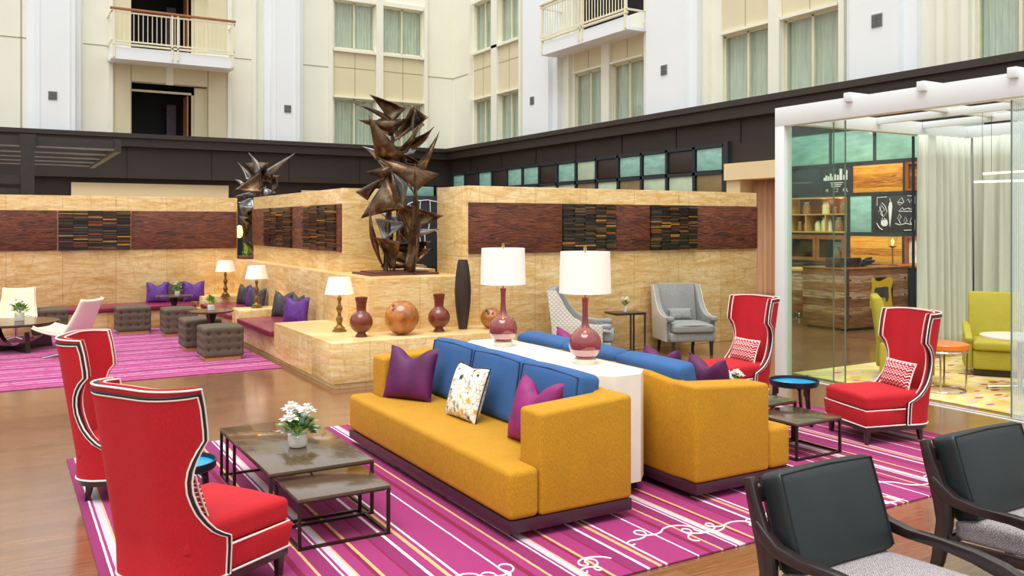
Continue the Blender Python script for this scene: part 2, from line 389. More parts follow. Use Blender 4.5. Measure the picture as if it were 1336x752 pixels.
for i, hx in enumerate(['#1A1412', '#33231A', '#5C3A20', '#7E5A28', '#4A4038', '#C9851C', '#8E3A18']):
    M['slat%d' % i] = mk('slat_%d' % i, hx, 0.35, var=0.2, vs=8, coat=0.3)
M['slats'] = [M['slat%d' % i] for i in range(7)]
M['leaf'] = mk('green_leaf', '#4F8A2C', 0.5, var=0.4, vs=30)
M['leaf_l'] = mk('light_green_leaf', '#9DBB3E', 0.5, var=0.3, vs=30)
M['leaf_s'] = mk('silver_leaf', '#B9CCC8', 0.5, var=0.15, vs=30)
M['bloom'] = mk('white_petal', '#FBF8F0', 0.6, var=0.02)
M['plum'] = mk('patterned_purple', '#551C78', 0.6, var=0.4, vs=14)
M['coal'] = mk('patterned_charcoal', '#3B3336', 0.6, var=0.6, vs=20)
M['orange'] = mk('orange_lacquer', '#EC7A1C', 0.3, var=0.03, coat=0.4)
M['shell_w'] = mk('white_shell', '#EDE3D6', 0.35, var=0.02, coat=0.3)
M['shell_c'] = mk('cream_leather', '#EAD9AE', 0.5, var=0.04)
def mat_zig():
    m, nt, b = newmat('red_zigzag_fabric')
    tc = nt.nodes.new('ShaderNodeTexCoord'); s = nt.nodes.new('ShaderNodeSeparateXYZ'); L(nt, tc.outputs['Object'], s.inputs[0])
    tri = mathn(nt, 'PINGPONG', s.outputs[1], 0.024)
    f = mathn(nt, 'FRACT', mathn(nt, 'DIVIDE', mathn(nt, 'ADD', mathn(nt, 'ADD', s.outputs[2], tri), 5.0), 0.062))
    L(nt, ramp(nt, f, [(0, hexc('#B41026')), (0.30, hexc('#F6EAE4')), (0.42, hexc('#8E1030')), (0.62, hexc('#C41A2E')), (0.84, hexc('#F6EAE4'))], const=True), b.inputs['Base Color'])
    b.inputs['Roughness'].default_value = 0.85; return m
M['zig'] = mat_zig()
def mat_print():
    m, nt, b = newmat('printed_cotton'); v = coords(nt)
    vo = nt.nodes.new('ShaderNodeTexVoronoi'); vo.feature = 'DISTANCE_TO_EDGE'; vo.inputs['Scale'].default_value = 25; L(nt, v, vo.inputs['Vector'])
    vo2 = nt.nodes.new('ShaderNodeTexVoronoi'); vo2.inputs['Scale'].default_value = 25; L(nt, v, vo2.inputs['Vector'])
    s = nt.nodes.new('ShaderNodeSeparateXYZ'); L(nt, vo2.outputs['Color'], s.inputs[0])
    fill = ramp(nt, s.outputs[0], [(0, hexc('#F3ECDA')), (0.5, hexc('#D9A92C')), (0.64, hexc('#F3ECDA')), (0.82, hexc('#9A988E')), (0.92, hexc('#3A3A3C'))], const=True)
    g = mathn(nt, 'GREATER_THAN', vo.outputs[0], 0.09); gg = mathn(nt, 'LESS_THAN', vo.outputs[0], 0.022)
    n = noise(nt, v, 9, 1); gg = mathn(nt, 'MULTIPLY', gg, mathn(nt, 'GREATER_THAN', n, 0.42))
    c = mixc(nt, g, hexc('#F3ECDA'), fill); c = mixc(nt, gg, c, hexc('#26252A'))
    L(nt, c, b.inputs['Base Color']); b.inputs['Roughness'].default_value = 0.85; return m
M['print'] = mat_print()
def mat_weave():
    m, nt, b = newmat('tweed_seat'); v = coords(nt)
    ck = nt.nodes.new('ShaderNodeTexChecker'); ck.inputs['Scale'].default_value = 130; L(nt, v, ck.inputs['Vector'])
    n = noise(nt, v, 260, 1)
    c = mixc(nt, mathn(nt, 'GREATER_THAN', n, 0.52), hexc('#C9C0BC'), hexc('#5E5458'))
    L(nt, mixc(nt, ck.outputs['Fac'], c, hexc('#8A8084')), b.inputs['Base Color']); b.inputs['Roughness'].default_value = 0.9
    bumpn(nt, b, n, 0.5, 0.004); return m
M['weave'] = mat_weave()
def mat_glass(name, tint=(0.93, 0.98, 0.95, 1), refl=0.10):
    m = bpy.data.materials.new(name); m.use_nodes = True; nt = m.node_tree; nt.nodes.clear()
    o = nt.nodes.new('ShaderNodeOutputMaterial'); t = nt.nodes.new('ShaderNodeBsdfTransparent'); g = nt.nodes.new('ShaderNodeBsdfGlossy'); mx = nt.nodes.new('ShaderNodeMixShader')
    fr = nt.nodes.new('ShaderNodeLayerWeight'); fr.inputs['Blend'].default_value = 0.5
    a = mathn(nt, 'ADD', mathn(nt, 'MULTIPLY', mathn(nt, 'POWER', fr.outputs['Facing'], 4.0), 0.5), refl); t.inputs[0].default_value = tint; g.inputs['Roughness'].default_value = 0.02
    L(nt, a, mx.inputs[0]); L(nt, t.outputs[0], mx.inputs[1]); L(nt, g.outputs[0], mx.inputs[2]); L(nt, mx.outputs[0], o.inputs[0]); return m
M['glass'] = mat_glass('clear_glass', refl=0.02)
M['glass_win'] = mat_glass('window_glass', (0.95, 0.98, 0.965, 1), 0.05)
M['glass_line'] = mk('glass_edge', '#5E7A6C', 0.2, var=0.05)
def mat_ribbed():
    m = bpy.data.materials.new('ribbed_frosted_glass'); m.use_nodes = True; nt = m.node_tree; nt.nodes.clear()
    o = nt.nodes.new('ShaderNodeOutputMaterial'); t = nt.nodes.new('ShaderNodeBsdfTransparent'); d = nt.nodes.new('ShaderNodeBsdfDiffuse'); mx = nt.nodes.new('ShaderNodeMixShader')
    tc = nt.nodes.new('ShaderNodeTexCoord'); s = nt.nodes.new('ShaderNodeSeparateXYZ'); L(nt, tc.outputs['Object'], s.inputs[0])
    a = mathn(nt, 'PINGPONG', s.outputs[1], 0.012); a = mathn(nt, 'ADD', mathn(nt, 'MULTIPLY', a, 30.0), 0.18)
    t.inputs[0].default_value = (0.92, 0.97, 0.95, 1); d.inputs[0].default_value = (0.80, 0.88, 0.85, 1)
    L(nt, a, mx.inputs[0]); L(nt, t.outputs[0], mx.inputs[1]); L(nt, d.outputs[0], mx.inputs[2]); L(nt, mx.outputs[0], o.inputs[0]); return m
M['ribbed'] = mat_ribbed()
def mat_recl(name, cols, emit=0.0):
    m, nt, b = newmat(name)
    v3 = coords(nt, (1, 1, 1), flat=True)
    br = nt.nodes.new('ShaderNodeTexBrick'); br.offset = 0.3; br.inputs['Scale'].default_value = 1.0
    br.inputs['Brick Width'].default_value = 4.0; br.inputs['Row Height'].default_value = 0.155; br.inputs['Mortar Size'].default_value = 0.004
    br.inputs['Color1'].default_value = (0, 0, 0, 1); br.inputs['Color2'].default_value = (1, 1, 1, 1); br.inputs['Mortar'].default_value = (0, 0, 0, 1)
    L(nt, v3, br.inputs['Vector'])
    n = noise(nt, coords(nt, (0.9, 9, 1), flat=True), 2.5, 6, 1.5)
    f = mathn(nt, 'ADD', mathn(nt, 'MULTIPLY', br.outputs[0], 0.3), mathn(nt, 'MULTIPLY', n, 0.75))
    L(nt, ramp(nt, f, [(0.15 + 0.7 * i / (len(cols) - 1), hexc(c)) for i, c in enumerate(cols)]), b.inputs['Base Color'])
    b.inputs['Roughness'].default_value = 0.5; bumpn(nt, b, n, 0.3, 0.01); return m
M['reclaimed'] = mat_recl('reclaimed_plank_wood', ['#33200F', '#5A341C', '#7C4A2A', '#94603A', '#B4947A', '#D2C0AC'])
M['lit_wood'] = mat_recl('lit_honey_plank_wood', ['#4A2A10', '#A8641C', '#E0952A', '#F2B044', '#B8906A'])  # orange tones carry the warm panel glow, in place of light strips
M['shelf_wood'] = mk('shelf_wood', '#9A5626', 0.45, var=0.2, vs=6)
M['shelf_back'] = mk('dark_shelf_back', '#6E3418', 0.5, var=0.2, vs=6)
M['shelf_edge'] = mk('light_shelf_edge', '#D9A75A', 0.45, var=0.1, vs=6)
M['yellow'] = mk('yellow_painted_sign', '#D9AE1E', 0.5, var=0.03)
M['emblem_dark'] = mk('dark_cow_shape', '#453A3A', 0.5, var=0.03)
M['amber'] = mk('amber_preserve', '#8E6420', 0.15, var=0.5, vs=30, coat=0.6)
M['lid'] = mk('tin_lid', '#C9C4B4', 0.3, metal=0.6, var=0.05)
M['cream_jar'] = mk('cream_jar_fill', '#E4D6A0', 0.2, var=0.15, vs=20, coat=0.6)
M['rust'] = mk('rusty_base_plate', '#5E3222', 0.6, var=0.25, vs=6)
M['rail_wood'] = mk('handrail_wood', '#A5663A', 0.4, var=0.1)
M['rail_w'] = mk('cream_rail', '#E9E2C6', 0.5, var=0.02)
M['bulb'] = mk('glowing_bulb', '#FFC070', 0.5, var=0.0, emit='#FFB050', es=6.0)
M['pend'] = mk('pendant_glow', '#FFE0C8', 0.5, var=0.0, emit='#FFD8BC', es=2.0)
M['screen'] = mk('dark_screen', '#1B2430', 0.2, var=0.1)
M['paper'] = mk('printed_page', '#DCD6C8', 0.7, var=0.25, vs=14)

# ------------------------------------------------------------ SETTING: floor and outer walls
fl = struct('floor', MB().box(-9, 22, -3, 37, -0.1, 0.0), M['floor'])
def grid_wall(name, axis, pos, thick, a0, a1, z0, z1, holes, m):
    A = sorted(set([a0, a1] + [h[0] for h in holes] + [h[1] for h in holes])); Zs = sorted(set([z0, z1] + [h[2] for h in holes] + [h[3] for h in holes]))
    mb = MB()
    for i in range(len(A) - 1):
        run = None
        for j in range(len(Zs) - 1):
            ca = (A[i] + A[i+1]) / 2; cz = (Zs[j] + Zs[j+1]) / 2
            if any(h[0] < ca < h[1] and h[2] < cz < h[3] for h in holes): continue
            if axis == 'Y': mb.box(A[i], A[i+1], pos, pos + thick, Zs[j], Zs[j+1])
            else: mb.box(pos, pos + thick, A[i], A[i+1], Zs[j], Zs[j+1])
    return struct(name, mb, m)
YB = 35.0; XR = 17.6; ZT = 13.6; ZF = 5.35
lw = [(12.04, 13.85), (14.2, 16.08)]
lholes = [(a, b, z0, z1) for a, b in lw for z0, z1 in ((ZF, 7.4), (9.52, 11.5))] + [(4.2, 6.95, ZF, 7.45), (4.2, 6.95, 8.7, 11.3)]
grid_wall('wall_back', 'Y', YB, 0.35, -9, XR + 0.6, 5.0, ZT, lholes, M['wall'])
rw = [(31.27, 32.95), (29.12, 30.76)]; rw2 = [(23.65, 25.38), (21.51, 23.19), (16.27, 18.06), (14.08, 15.86), (8.9, 10.69), (7.0, 8.6), (3.4, 5.2)]
rholes = [(a, b, z0, z1) for a, b in rw for z0, z1 in ((ZF, 7.4), (9.52, 11.55))] + [(a, b, ZF, 7.42) for a, b in rw2] + [(21.4, 25.5, 8.9, 11.3)]
grid_wall('wall_right', 'X', XR, 0.35, -1, YB, 5.0, ZT, rholes, M['wall'])
# dark reveals behind the door openings
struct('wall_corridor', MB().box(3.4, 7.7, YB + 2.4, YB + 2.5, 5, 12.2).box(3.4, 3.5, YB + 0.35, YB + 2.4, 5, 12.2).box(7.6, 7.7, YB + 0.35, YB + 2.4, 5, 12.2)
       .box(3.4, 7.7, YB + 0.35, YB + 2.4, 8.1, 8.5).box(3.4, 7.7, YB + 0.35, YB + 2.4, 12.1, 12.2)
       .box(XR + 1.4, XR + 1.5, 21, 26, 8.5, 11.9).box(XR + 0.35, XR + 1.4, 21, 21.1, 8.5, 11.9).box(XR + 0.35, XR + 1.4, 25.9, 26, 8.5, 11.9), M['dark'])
def win(n, axis, pos, a0, a1, z0, z1, zbot=None):
    """a two-light hotel window: frame, mullion, glass and pleated sheers behind"""
    root = bpy.data.objects.new('window_%d' % n, None); col.objects.link(root); root['kind'] = 'structure'
    f = MB(); fw = 0.05
    def bx(a, b, d0, d1, za, zb, mb):
        if axis == 'Y': mb.box(a, b, pos + d0, pos + d1, za, zb)
        else: mb.box(pos + d0, pos + d1, a, b, za, zb)
    bx(a0, a0 + fw, 0.08, 0.16, z0, z1, f); bx(a1 - fw, a1, 0.08, 0.16, z0, z1, f); bx(a0, a1, 0.08, 0.16, z1 - fw, z1, f); bx(a0, a1, 0.08, 0.16, z0, z0 + fw, f)
    mid = (a0 + a1) / 2; bx(mid - 0.035, mid + 0.035, 0.08, 0.17, z0, z1, f)
    f.build('window_frame', M['frame_w'], root)
    g = MB(); bx(a0 + fw, a1 - fw, 0.115, 0.125, z0 + fw, z1 - fw, g); g.build('pane', M['glass_win'], root)
    c = bmesh.new(); N = 70; top = []; bot = []
    rnd = random.Random(n)
    ph = rnd.random() * 6
    for i in range(N + 1):
        a = a0 + (a1 - a0) * i / N; d = 0.26 + 0.035 * math.sin(i * 1.15 + ph) + 0.015 * math.sin(i * 0.37 + ph)
        p = (a, pos + d) if axis == 'Y' else (pos + d, a)
        top.append(c.verts.new((p[0], p[1], z1))); bot.append(c.verts.new((p[0], p[1], z0)))
    for i in range(N): c.faces.new((top[i], top[i+1], bot[i+1], bot[i]))
    mb = MB(); mb.bm = c; mb.build('sheer_curtain', M['sheer_teal'], root, angle=180)
    k = MB(); bx(a0, a1, 0.34, 0.36, z0, z1, k); k.build('window_backing', M['wall2'], root)
wn = 1
for a, b in lw:
    win(wn, 'Y', YB, a, b, ZF, 7.4); wn += 1; win(wn, 'Y', YB, a, b, 9.52, 11.5); wn += 1
for a, b in rw:
    win(wn, 'X', XR, a, b, ZF, 7.4); wn += 1; win(wn, 'X', XR, a, b, 9.52, 11.55); wn += 1
for a, b in rw2: win(wn, 'X', XR, a, b, ZF, 7.42); wn += 1
# trims: pilasters, strips, window aprons and seams, back wall
tn = [1]
def trim(mb, m):
    struct('trim_%d' % tn[0], mb, m); tn[0] += 1
def by(mb, a0, a1, z0, z1, d=0.1, d1=0.02): mb.box(a0, a1, YB - d, YB + d1, z0, z1)
def bxr(mb, a0, a1, z0, z1, d=0.1, d1=0.02): mb.box(XR - d, XR + d1, a0, a1, z0, z1)
for a0, a1 in ((1.02, 2.31), (9.3, 10.45)):
    mb = MB(); by(mb, a0, a1, 5.2, ZT, 0.45); by(mb, a0 - 0.22, a0, 5.2, ZT, 0.2); by(mb, a1, a1 + 0.2, 5.2, ZT, 0.2); by(mb, a1 - 0.22, a1 - 0.16, 5.2, ZT, 0.48); by(mb, a0 + 0.14, a0 + 0.18, 5.2, ZT, 0.47); trim(mb, M['white'])
mb = MB()
for a in (3.42, 7.68, 11.78, 16.12, 8.62, -1.2): by(mb, a, a + 0.16, 5.2, ZT, 0.14)
by(mb, 13.87, 14.18, 5.2, ZT, 0.16); by(mb, 12.0, 16.1, 11.52, 11.7, 0.12)
for z in (9.36, 7.42): by(mb, 11.98, 13.9, z, z + (0.12 if z > 9 else 0.06), 0.14); by(mb, 14.15, 16.12, z, z + (0.12 if z > 9 else 0.06), 0.14)
trim(mb, M['wall'])
mb = MB()                                                                       # beige spandrels
for a, b in lw: by(mb, a, b, 7.48, 9.36, 0.03)
by(mb, 3.6, 4.2, 5.2, 8.1, 0.04); by(mb, 6.95, 7.66, 5.2, 8.1, 0.04); by(mb, 4.2, 6.95, 7.45, 8.1, 0.04); by(mb, 3.6, 4.2, 8.9, ZT, 0.04); by(mb, 6.95, 7.66, 8.9, ZT, 0.04)
trim(mb, M['wall2'])
mb = MB()                                                                       # seams
for a, b in lw:
    by(mb, (a + b) / 2 - 0.012, (a + b) / 2 + 0.012, 7.5, 9.35, 0.036); by(mb, a, b, 8.69, 8.72, 0.036)
for a, b in ((-1.0, 0.8), (2.6, 3.42), (7.85, 8.62), (10.66, 11.78), (16.3, 17.6)): by(mb, a, b, 8.66, 8.69, 0.012)
for a in (4.2, 6.95): by(mb, a - 0.015, a + 0.015, 5.2, 8.1, 0.05)
by(mb, 0.62, 0.66, 5.2, ZT, 0.012); by(mb, 16.29, 16.32, 5.2, ZT, 0.05)
trim(mb, M['seam'])
mb = MB(); by(mb, 5.42, 5.68, 7.4, 8.1, 0.08); trim(mb, M['wall'])
# right wall trims
for a0, a1 in ((26.5, 28.3), (19.2, 20.95), (12.2, 13.5), (5.9, 6.7)):
    mb = MB(); bxr(mb, a0, a1, 5.2, ZT, 0.4); bxr(mb, a0 - 0.3, a0, 5.2, ZT, 0.2); bxr(mb, a1, a1 + 0.25, 5.2, ZT, 0.18); trim(mb, M['white'])
mb = MB()
for a in (33.1, 28.85, 25.55, 21.2, 18.5, 13.85, 11.3, 10.75, 8.65): bxr(mb, a, a + 0.16, 5.2, ZT, 0.16)
for a, b in ((30.78, 31.25), (23.2, 23.64), (15.88, 16.25)): bxr(mb, a, b, 5.2, 8.6, 0.14)
bxr(mb, 30.78, 31.25, 8.6, ZT, 0.14); bxr(mb, 29.1, 33.0, 9.36, 9.48, 0.14); bxr(mb, 21.3, 25.6, 8.25, 8.45, 0.2); bxr(mb, 29.1, 33, 7.42, 7.48, 0.12); bxr(mb, 29.1, 33.0, 11.56, 11.7, 0.12)
for a, b in rw2[:4]: bxr(mb, a, b, 7.43, 7.5, 0.12)
trim(mb, M['wall'])
mb = MB()
for a, b in rw: bxr(mb, a, b, 7.48, 9.36, 0.03)
for a, b in rw2[:4]: bxr(mb, a, b, 7.5, 8.3, 0.03)
for a, b in rw2[2:]: bxr(mb, a, b, 8.3, 9.4, 0.03)
trim(mb, M['wall2'])
mb = MB()
for a, b in rw: bxr(mb, (a + b) / 2 - 0.012, (a + b) / 2 + 0.012, 7.5, 9.35, 0.036); bxr(mb, a, b, 8.69, 8.72, 0.036)
for a, b in rw2[:4]: bxr(mb, (a + b) / 2 - 0.012, (a + b) / 2 + 0.012, 7.5, 8.3, 0.036)
bxr(mb, 33.3, 35, 8.66, 8.69, 0.012); bxr(mb, 10.9, 12.1, 5.3, 5.3, 0.012)
trim(mb, M['seam'])
# small square vents on the pilasters
def vent(x, y, axis, z, label):
    o = thing('wall_vent', label, 'vent', (x, y, z), 0 if axis == 'Y' else -PI / 2)
    MB().box(-0.14, 0.14, -0.02, 0, 0, 0.30).build('vent_plate', M['chrome_p'], o)
    mb = MB()
    for i in range(2):
        for j in range(2): mb.box(-0.125 + i * 0.13, -0.005 + i * 0.13, -0.03, -0.02, 0.015 + j * 0.14, 0.135 + j * 0.14)
    mb.build('grille', M['vent_g'], o)
vent(1.6, YB - 0.45, 'Y', 6.5, 'small square wall vent on the white pilaster left of the balcony')
vent(9.95, YB - 0.45, 'Y', 6.6, 'small square wall vent on the white pilaster right of the balcony')
vent(XR - 0.4, 27.6, 'X', 6.6, 'small square wall vent on the white pilaster nearest the building corner')
vent(XR - 0.4, 20.1, 'X', 6.6, 'small square wall vent on the pilaster between balcony bay and wide windows')
vent(XR - 0.4, 12.75, 'X', 6.6, 'small square wall vent on the pilaster above the white pergola')
# doors open in the corridor openings
for i, (z0, z1) in enumerate(((5.35, 7.2), (8.7, 11.1))):
    d = bpy.data.objects.new('door_%d' % (i + 1), None); col.objects.link(d); d['kind'] = 'structure'
    MB().box(4.2, 6.5, YB + 0.3, YB + 0.36, z1 - 0.08, z1).box(6.4, 6.5, YB + 0.3, YB + 0.36, z0, z1).build('door_frame', M['wall2'], d)
    MB().box(6.25, 6.31, YB + 0.4, YB + 1.2, z0, z1 - 0.1).build('door_leaf', M['rail_wood'], d)
    MB().box(6.5, 6.95, YB + 0.2, YB + 0.34, z0, z1 + 0.2).build('reveal', M['wall2'], d)
    MB().box(5.75, 6.1, YB + 1.9, YB + 1.95, z0 + 0.2, z1 - 0.3).build('corridor_curtain', mk('dim_curtain', '#6E5A66', 0.8), d)
# balconies
def balcony(axis, a0, a1, zb, label, dep=1.1, wood=True):
    c = (a0 + a1) / 2; w = (a1 - a0) / 2
    o = thing('balcony', label, 'balcony', (c, YB, zb) if axis == 'Y' else (XR, c, zb), 0 if axis == 'Y' else -PI / 2)
    MB().box(-w, w, -dep, 0.0, 0.0, 0.1).box(-w, w, -dep, -dep + 0.14, 0.1, 0.42).build('slab', M['white'], o)
    mb = MB()
    for z in (0.62, 1.66): mb.box(-w, w, -dep - 0.03, -dep + 0.03, z, z + 0.05)
    mb.box(-w, w, -dep - 0.05, -dep + 0.05, 0.5, 0.56)
    for s in (-1, 1):
        mb.box(s * w - 0.03, s * w + 0.03, -dep - 0.03, 0, 1.66, 1.71); mb.box(s * w - 0.03, s * w + 0.03, -dep - 0.03, 0, 0.6, 0.65)
        mb.box(s * (w - 0.08) - 0.04, s * (w - 0.08) + 0.04, -dep - 0.04, -dep + 0.04, 0.05, 1.76)
    for s in (-0.1, 0.1): mb.box(s - 0.03, s + 0.03, -dep - 0.05, -dep + 0.03, 0.1, 1.76)
    mb.build('railing', M['rail_w'], o)
    n = int(w * 2 / 0.155)
    for k in range(n):
        x = -w + 0.12 + k * (2 * w - 0.24) / (n - 1)
        MB().box(x - 0.012, x + 0.012, -dep - 0.012, -dep + 0.012, 0.66, 1.67).build('baluster', M['rail_w'], o)
    MB().box(-w - 0.04, w + 0.04, -dep - 0.07, -dep + 0.07, 1.76, 1.84, 0.015).build('handrail', M['rail_wood'] if wood else M['rail_w'], o)
balcony('Y', 3.42, 7.72, 8.05, 'cream balcony with vertical bars and brown wooden handrail over the doorway')
balcony('X', 21.25, 26.2, 8.15, 'cream balcony with vertical bars and cream handrail on the right facade', 0.9, False)
# brown fascia around the atrium
mb = MB(); yf = 34.3; xf = 16.95
mb.box(-9, xf + 0.35, yf, YB + 0.1, 4.95, 5.38).box(-9, xf + 0.3, yf - 0.12, yf + 0.1, 5.26, 5.42).box(xf, XR + 0.1, -1, yf + 0.1, 4.95, 5.38).box(xf - 0.12, xf + 0.1, -1, yf - 0.1, 5.26, 5.42)
struct('trim_cornice', mb, M['fascia'])
mb = MB(); mb.box(-9, XR, yf + 0.3, YB + 0.2, 3.8, 4.95).box(xf + 0.3, XR + 0.1, -1, yf + 0.3, 4.34, 4.95).box(xf + 0.3, XR + 0.1, -1, 17.6, 3.75, 4.34)
struct('wall_upper_band', mb, M['fascia'])
mb = MB()
for y in [6, 9, 12.0, 14.6, 17, 19.6, 22.2, 24.8, 27.4, 30, 32.6]: mb.box(xf + 0.285, xf + 0.3, y, y + 0.03, 4.3, 4.95)
for x in range(-8, 17, 3): mb.box(x, x + 0.03, yf + 0.285, yf + 0.3, 3.8, 4.95)
trim(mb, M['black'])
mb = MB(); mb.box(-9, XR, YB + 0.0, YB + 0.3, 0, 3.8)
struct('wall_back_lower', mb, M['fascia'])
mb = MB(); mb.box(2.2, 7.7, yf + 0.5, yf + 0.62, 0.0, 3.62, 0.01).box(10.6, 13.2, yf + 0.5, yf + 0.62, 0.0, 3.5, 0.01)
struct('wall_back_panel', mb, M['beige'])
# glazed grid under the fascia
def grid_cells():
    XG = 17.2
    fr = MB(); fr.box(XG + 0.06, XG + 0.3, 17.55, 34.4, 0, 4.3); struct('wall_grid_backing', fr, M['dark'])
    P = 1.19; n = 14; mats = {'t': M['teal'], 'd': M['fascia'], 'g': M['teal2'], 'n': M['tanp']}
    rows = [(3.62, 4.25, 'tdtt' + 'dtgttdtdtt'[::-1].replace('', '')), (2.9, 3.5, 'nggngnggngnggn'), (2.15, 2.8, 'gngtngdgngtngd')]
    pat0 = 'tdttdgtdttdtdtt'
    bars = MB()
    for z in (2.05, 2.8, 3.5, 4.25): bars.box(XG - 0.03, XG + 0.08, 17.55, 34.3, z, z + 0.1)
    for k in range(n + 1): bars.box(XG - 0.03, XG + 0.08, 17.55 + P * k, 17.65 + P * k, 0, 4.33)
    bars.box(XG - 0.06, XG + 0.1, 17.4, 17.58, 0, 4.38)
    struct('trim_window_grid', bars, M['grid'])
    for j, (z0, z1) in enumerate(((3.62, 4.24), (2.92, 3.5), (2.16, 2.8))):
        for k in range(n):
            ch = (pat0 if j == 0 else ('nggngnggngnggn' if j == 1 else 'gngtngdgngtngd'))[k]
            if j == 2 and k % 2: continue
            global wn
            struct('window_%d' % wn, MB().box(XG + 0.01, XG + 0.05, 17.7 + P * k, 17.5 + P * (k + 1), z0, z1, 0.006), mats[ch]); wn += 1
grid_cells()
struct('window_%d' % wn, MB().box(15.1, 16.4, yf + 0.2, yf + 0.28, 3.25, 3.75, 0.01), M['teal']); wn += 1
struct('window_%d' % wn, MB().box(16.55, 17.1, yf + 0.2, yf + 0.28, 3.25, 3.75, 0.01), M['tanp']); wn += 1
# beige portal with a tan curtain between the grid wall and the shelf wall
struct('trim_portal', MB().box(17.0, 18.2, 15.5, 17.4, 3.3, 3.75).box(17.1, 18.2, 16.9, 17.4, 0, 3.3).box(17.05, 18.0, 15.4, 15.6, 0, 3.75), M['beige'])
struct('wall_portal_end', MB().box(18.3, 18.4, 15.3, 17.5, 0, 3.8), M['beige'])
def curtain(name, p0, p1, z0, z1, m, label, amp=0.05, n=90, waves=9, seed=0, cat='curtain', group=None):
    rnd = random.Random(seed); p0 = Vector(p0); p1 = Vector(p1); d = p1 - p0; nrm = Vector((-d.y, d.x)).normalized()
    bm = bmesh.new(); rows = 10; g = []
    ph = [rnd.uniform(0, 6) for _ in range(4)]
    c = (p0 + p1) / 2
    for j in range(rows + 1):
        v = j / rows; row = []
        for i in range(n + 1):
            u = i / n; w = amp * (0.7 + 0.5 * v) * (math.sin(2 * PI * waves * u + ph[0] + 0.5 * math.sin(3 * v + ph[1])) + 0.35 * math.sin(2 * PI * waves * 2.3 * u + ph[2]))
            p = p0 + d * u + nrm * w
            row.append(bm.verts.new((p.x - c.x, p.y - c.y, z1 + (z0 - z1) * v)))
        g.append(row)
    for j in range(rows):
        for i in range(n): bm.faces.new((g[j][i], g[j][i+1], g[j+1][i+1], g[j+1][i]))
    mb = MB(); mb.bm = bm; o = mb.build(name, m, angle=180, loc=(c.x, c.y, 0))
    so = o.modifiers.new('s', 'SOLIDIFY'); so.thickness = 0.006
    return tag(o, label, cat, group)
curtain('curtain', (17.6, 15.65), (17.6, 16.85), 0.02, 3.3, M['curtain_tan'], 'tan pleated curtain hanging in the beige doorway beside the white post', 0.05, 60, 6, 3)

# ------------------------------------------------------------ travertine walls, ledges and benches
tv = M['travertine']
ZW = 2.68; ZP = 1.34; ZL = 0.59
struct('wall_left_stone', MB().box(-5, 4.5, 19.5, 20.0, 0, ZW, 0.01), tv)
struct('wall_mid_stone', MB().box(4.7, 5.62, 13.25, 18.9, 1.2, ZW, 0.01), tv)
struct('wall_right_stone', MB().box(6.0, 12.0, 11.44, 12.5, 0, ZW, 0.01), tv)
struct('trim_high_ledge', MB().box(4.43, 5.995, 11.44, 13.4, 0, ZP, 0.01).box(4.43, 6.4, 13.4, 20.5, 0, ZP, 0.0), tv)
struct('trim_low_ledge', MB().box(3.62, 6.33, 10.58, 11.44, 0.07, ZL, 0.008).box(3.62, 4.43, 11.44, 13.3, 0.07, ZL, 0.0).box(3.66, 6.29, 10.62, 11.4, 0, 0.07).box(3.66, 4.4, 11.4, 13.3, 0, 0.07), tv)
struct('trim_bench_right', MB().box(3.64, 4.43, 13.3, 15.5, 0.07, 0.36).box(3.67, 4.4, 13.3, 15.5, 0, 0.07).box(3.62, 4.43, 15.5, 16.1, 0.0, ZL, 0.008).box(3.64, 4.43, 16.1, 18.7, 0, 0.36).box(3.62, 4.5, 18.7, 19.5, 0, ZL, 0.008), tv)
struct('trim_bench_left', MB().box(-5, 3.62, 18.75, 19.5, 0.0, 0.36, 0.005), tv)
def seat_pad(x0, x1, y0, y1, label):
    o = MB().soft(x1 - x0, y1 - y0, 0.11, 0.035, 0.02).build('bench_cushion', M['burgundy'], loc=((x0 + x1) / 2, (y0 + y1) / 2, 0.36))
    return tag(o, label, 'cushion')
seat_pad(3.55, 4.41, 13.33, 15.47, 'burgundy leather bench cushion between the long ledge and the middle lamp block')
seat_pad(3.55, 4.41, 16.13, 18.67, 'burgundy leather bench cushion between the middle lamp block and the far corner')
seat_pad(0.6, 3.5, 18.7, 19.48, 'burgundy leather bench cushion under the long stone wall, nearer the corner')
seat_pad(-2.4, 0.56, 18.7, 19.48, 'burgundy leather bench cushion under the long stone wall, behind the cream chair')
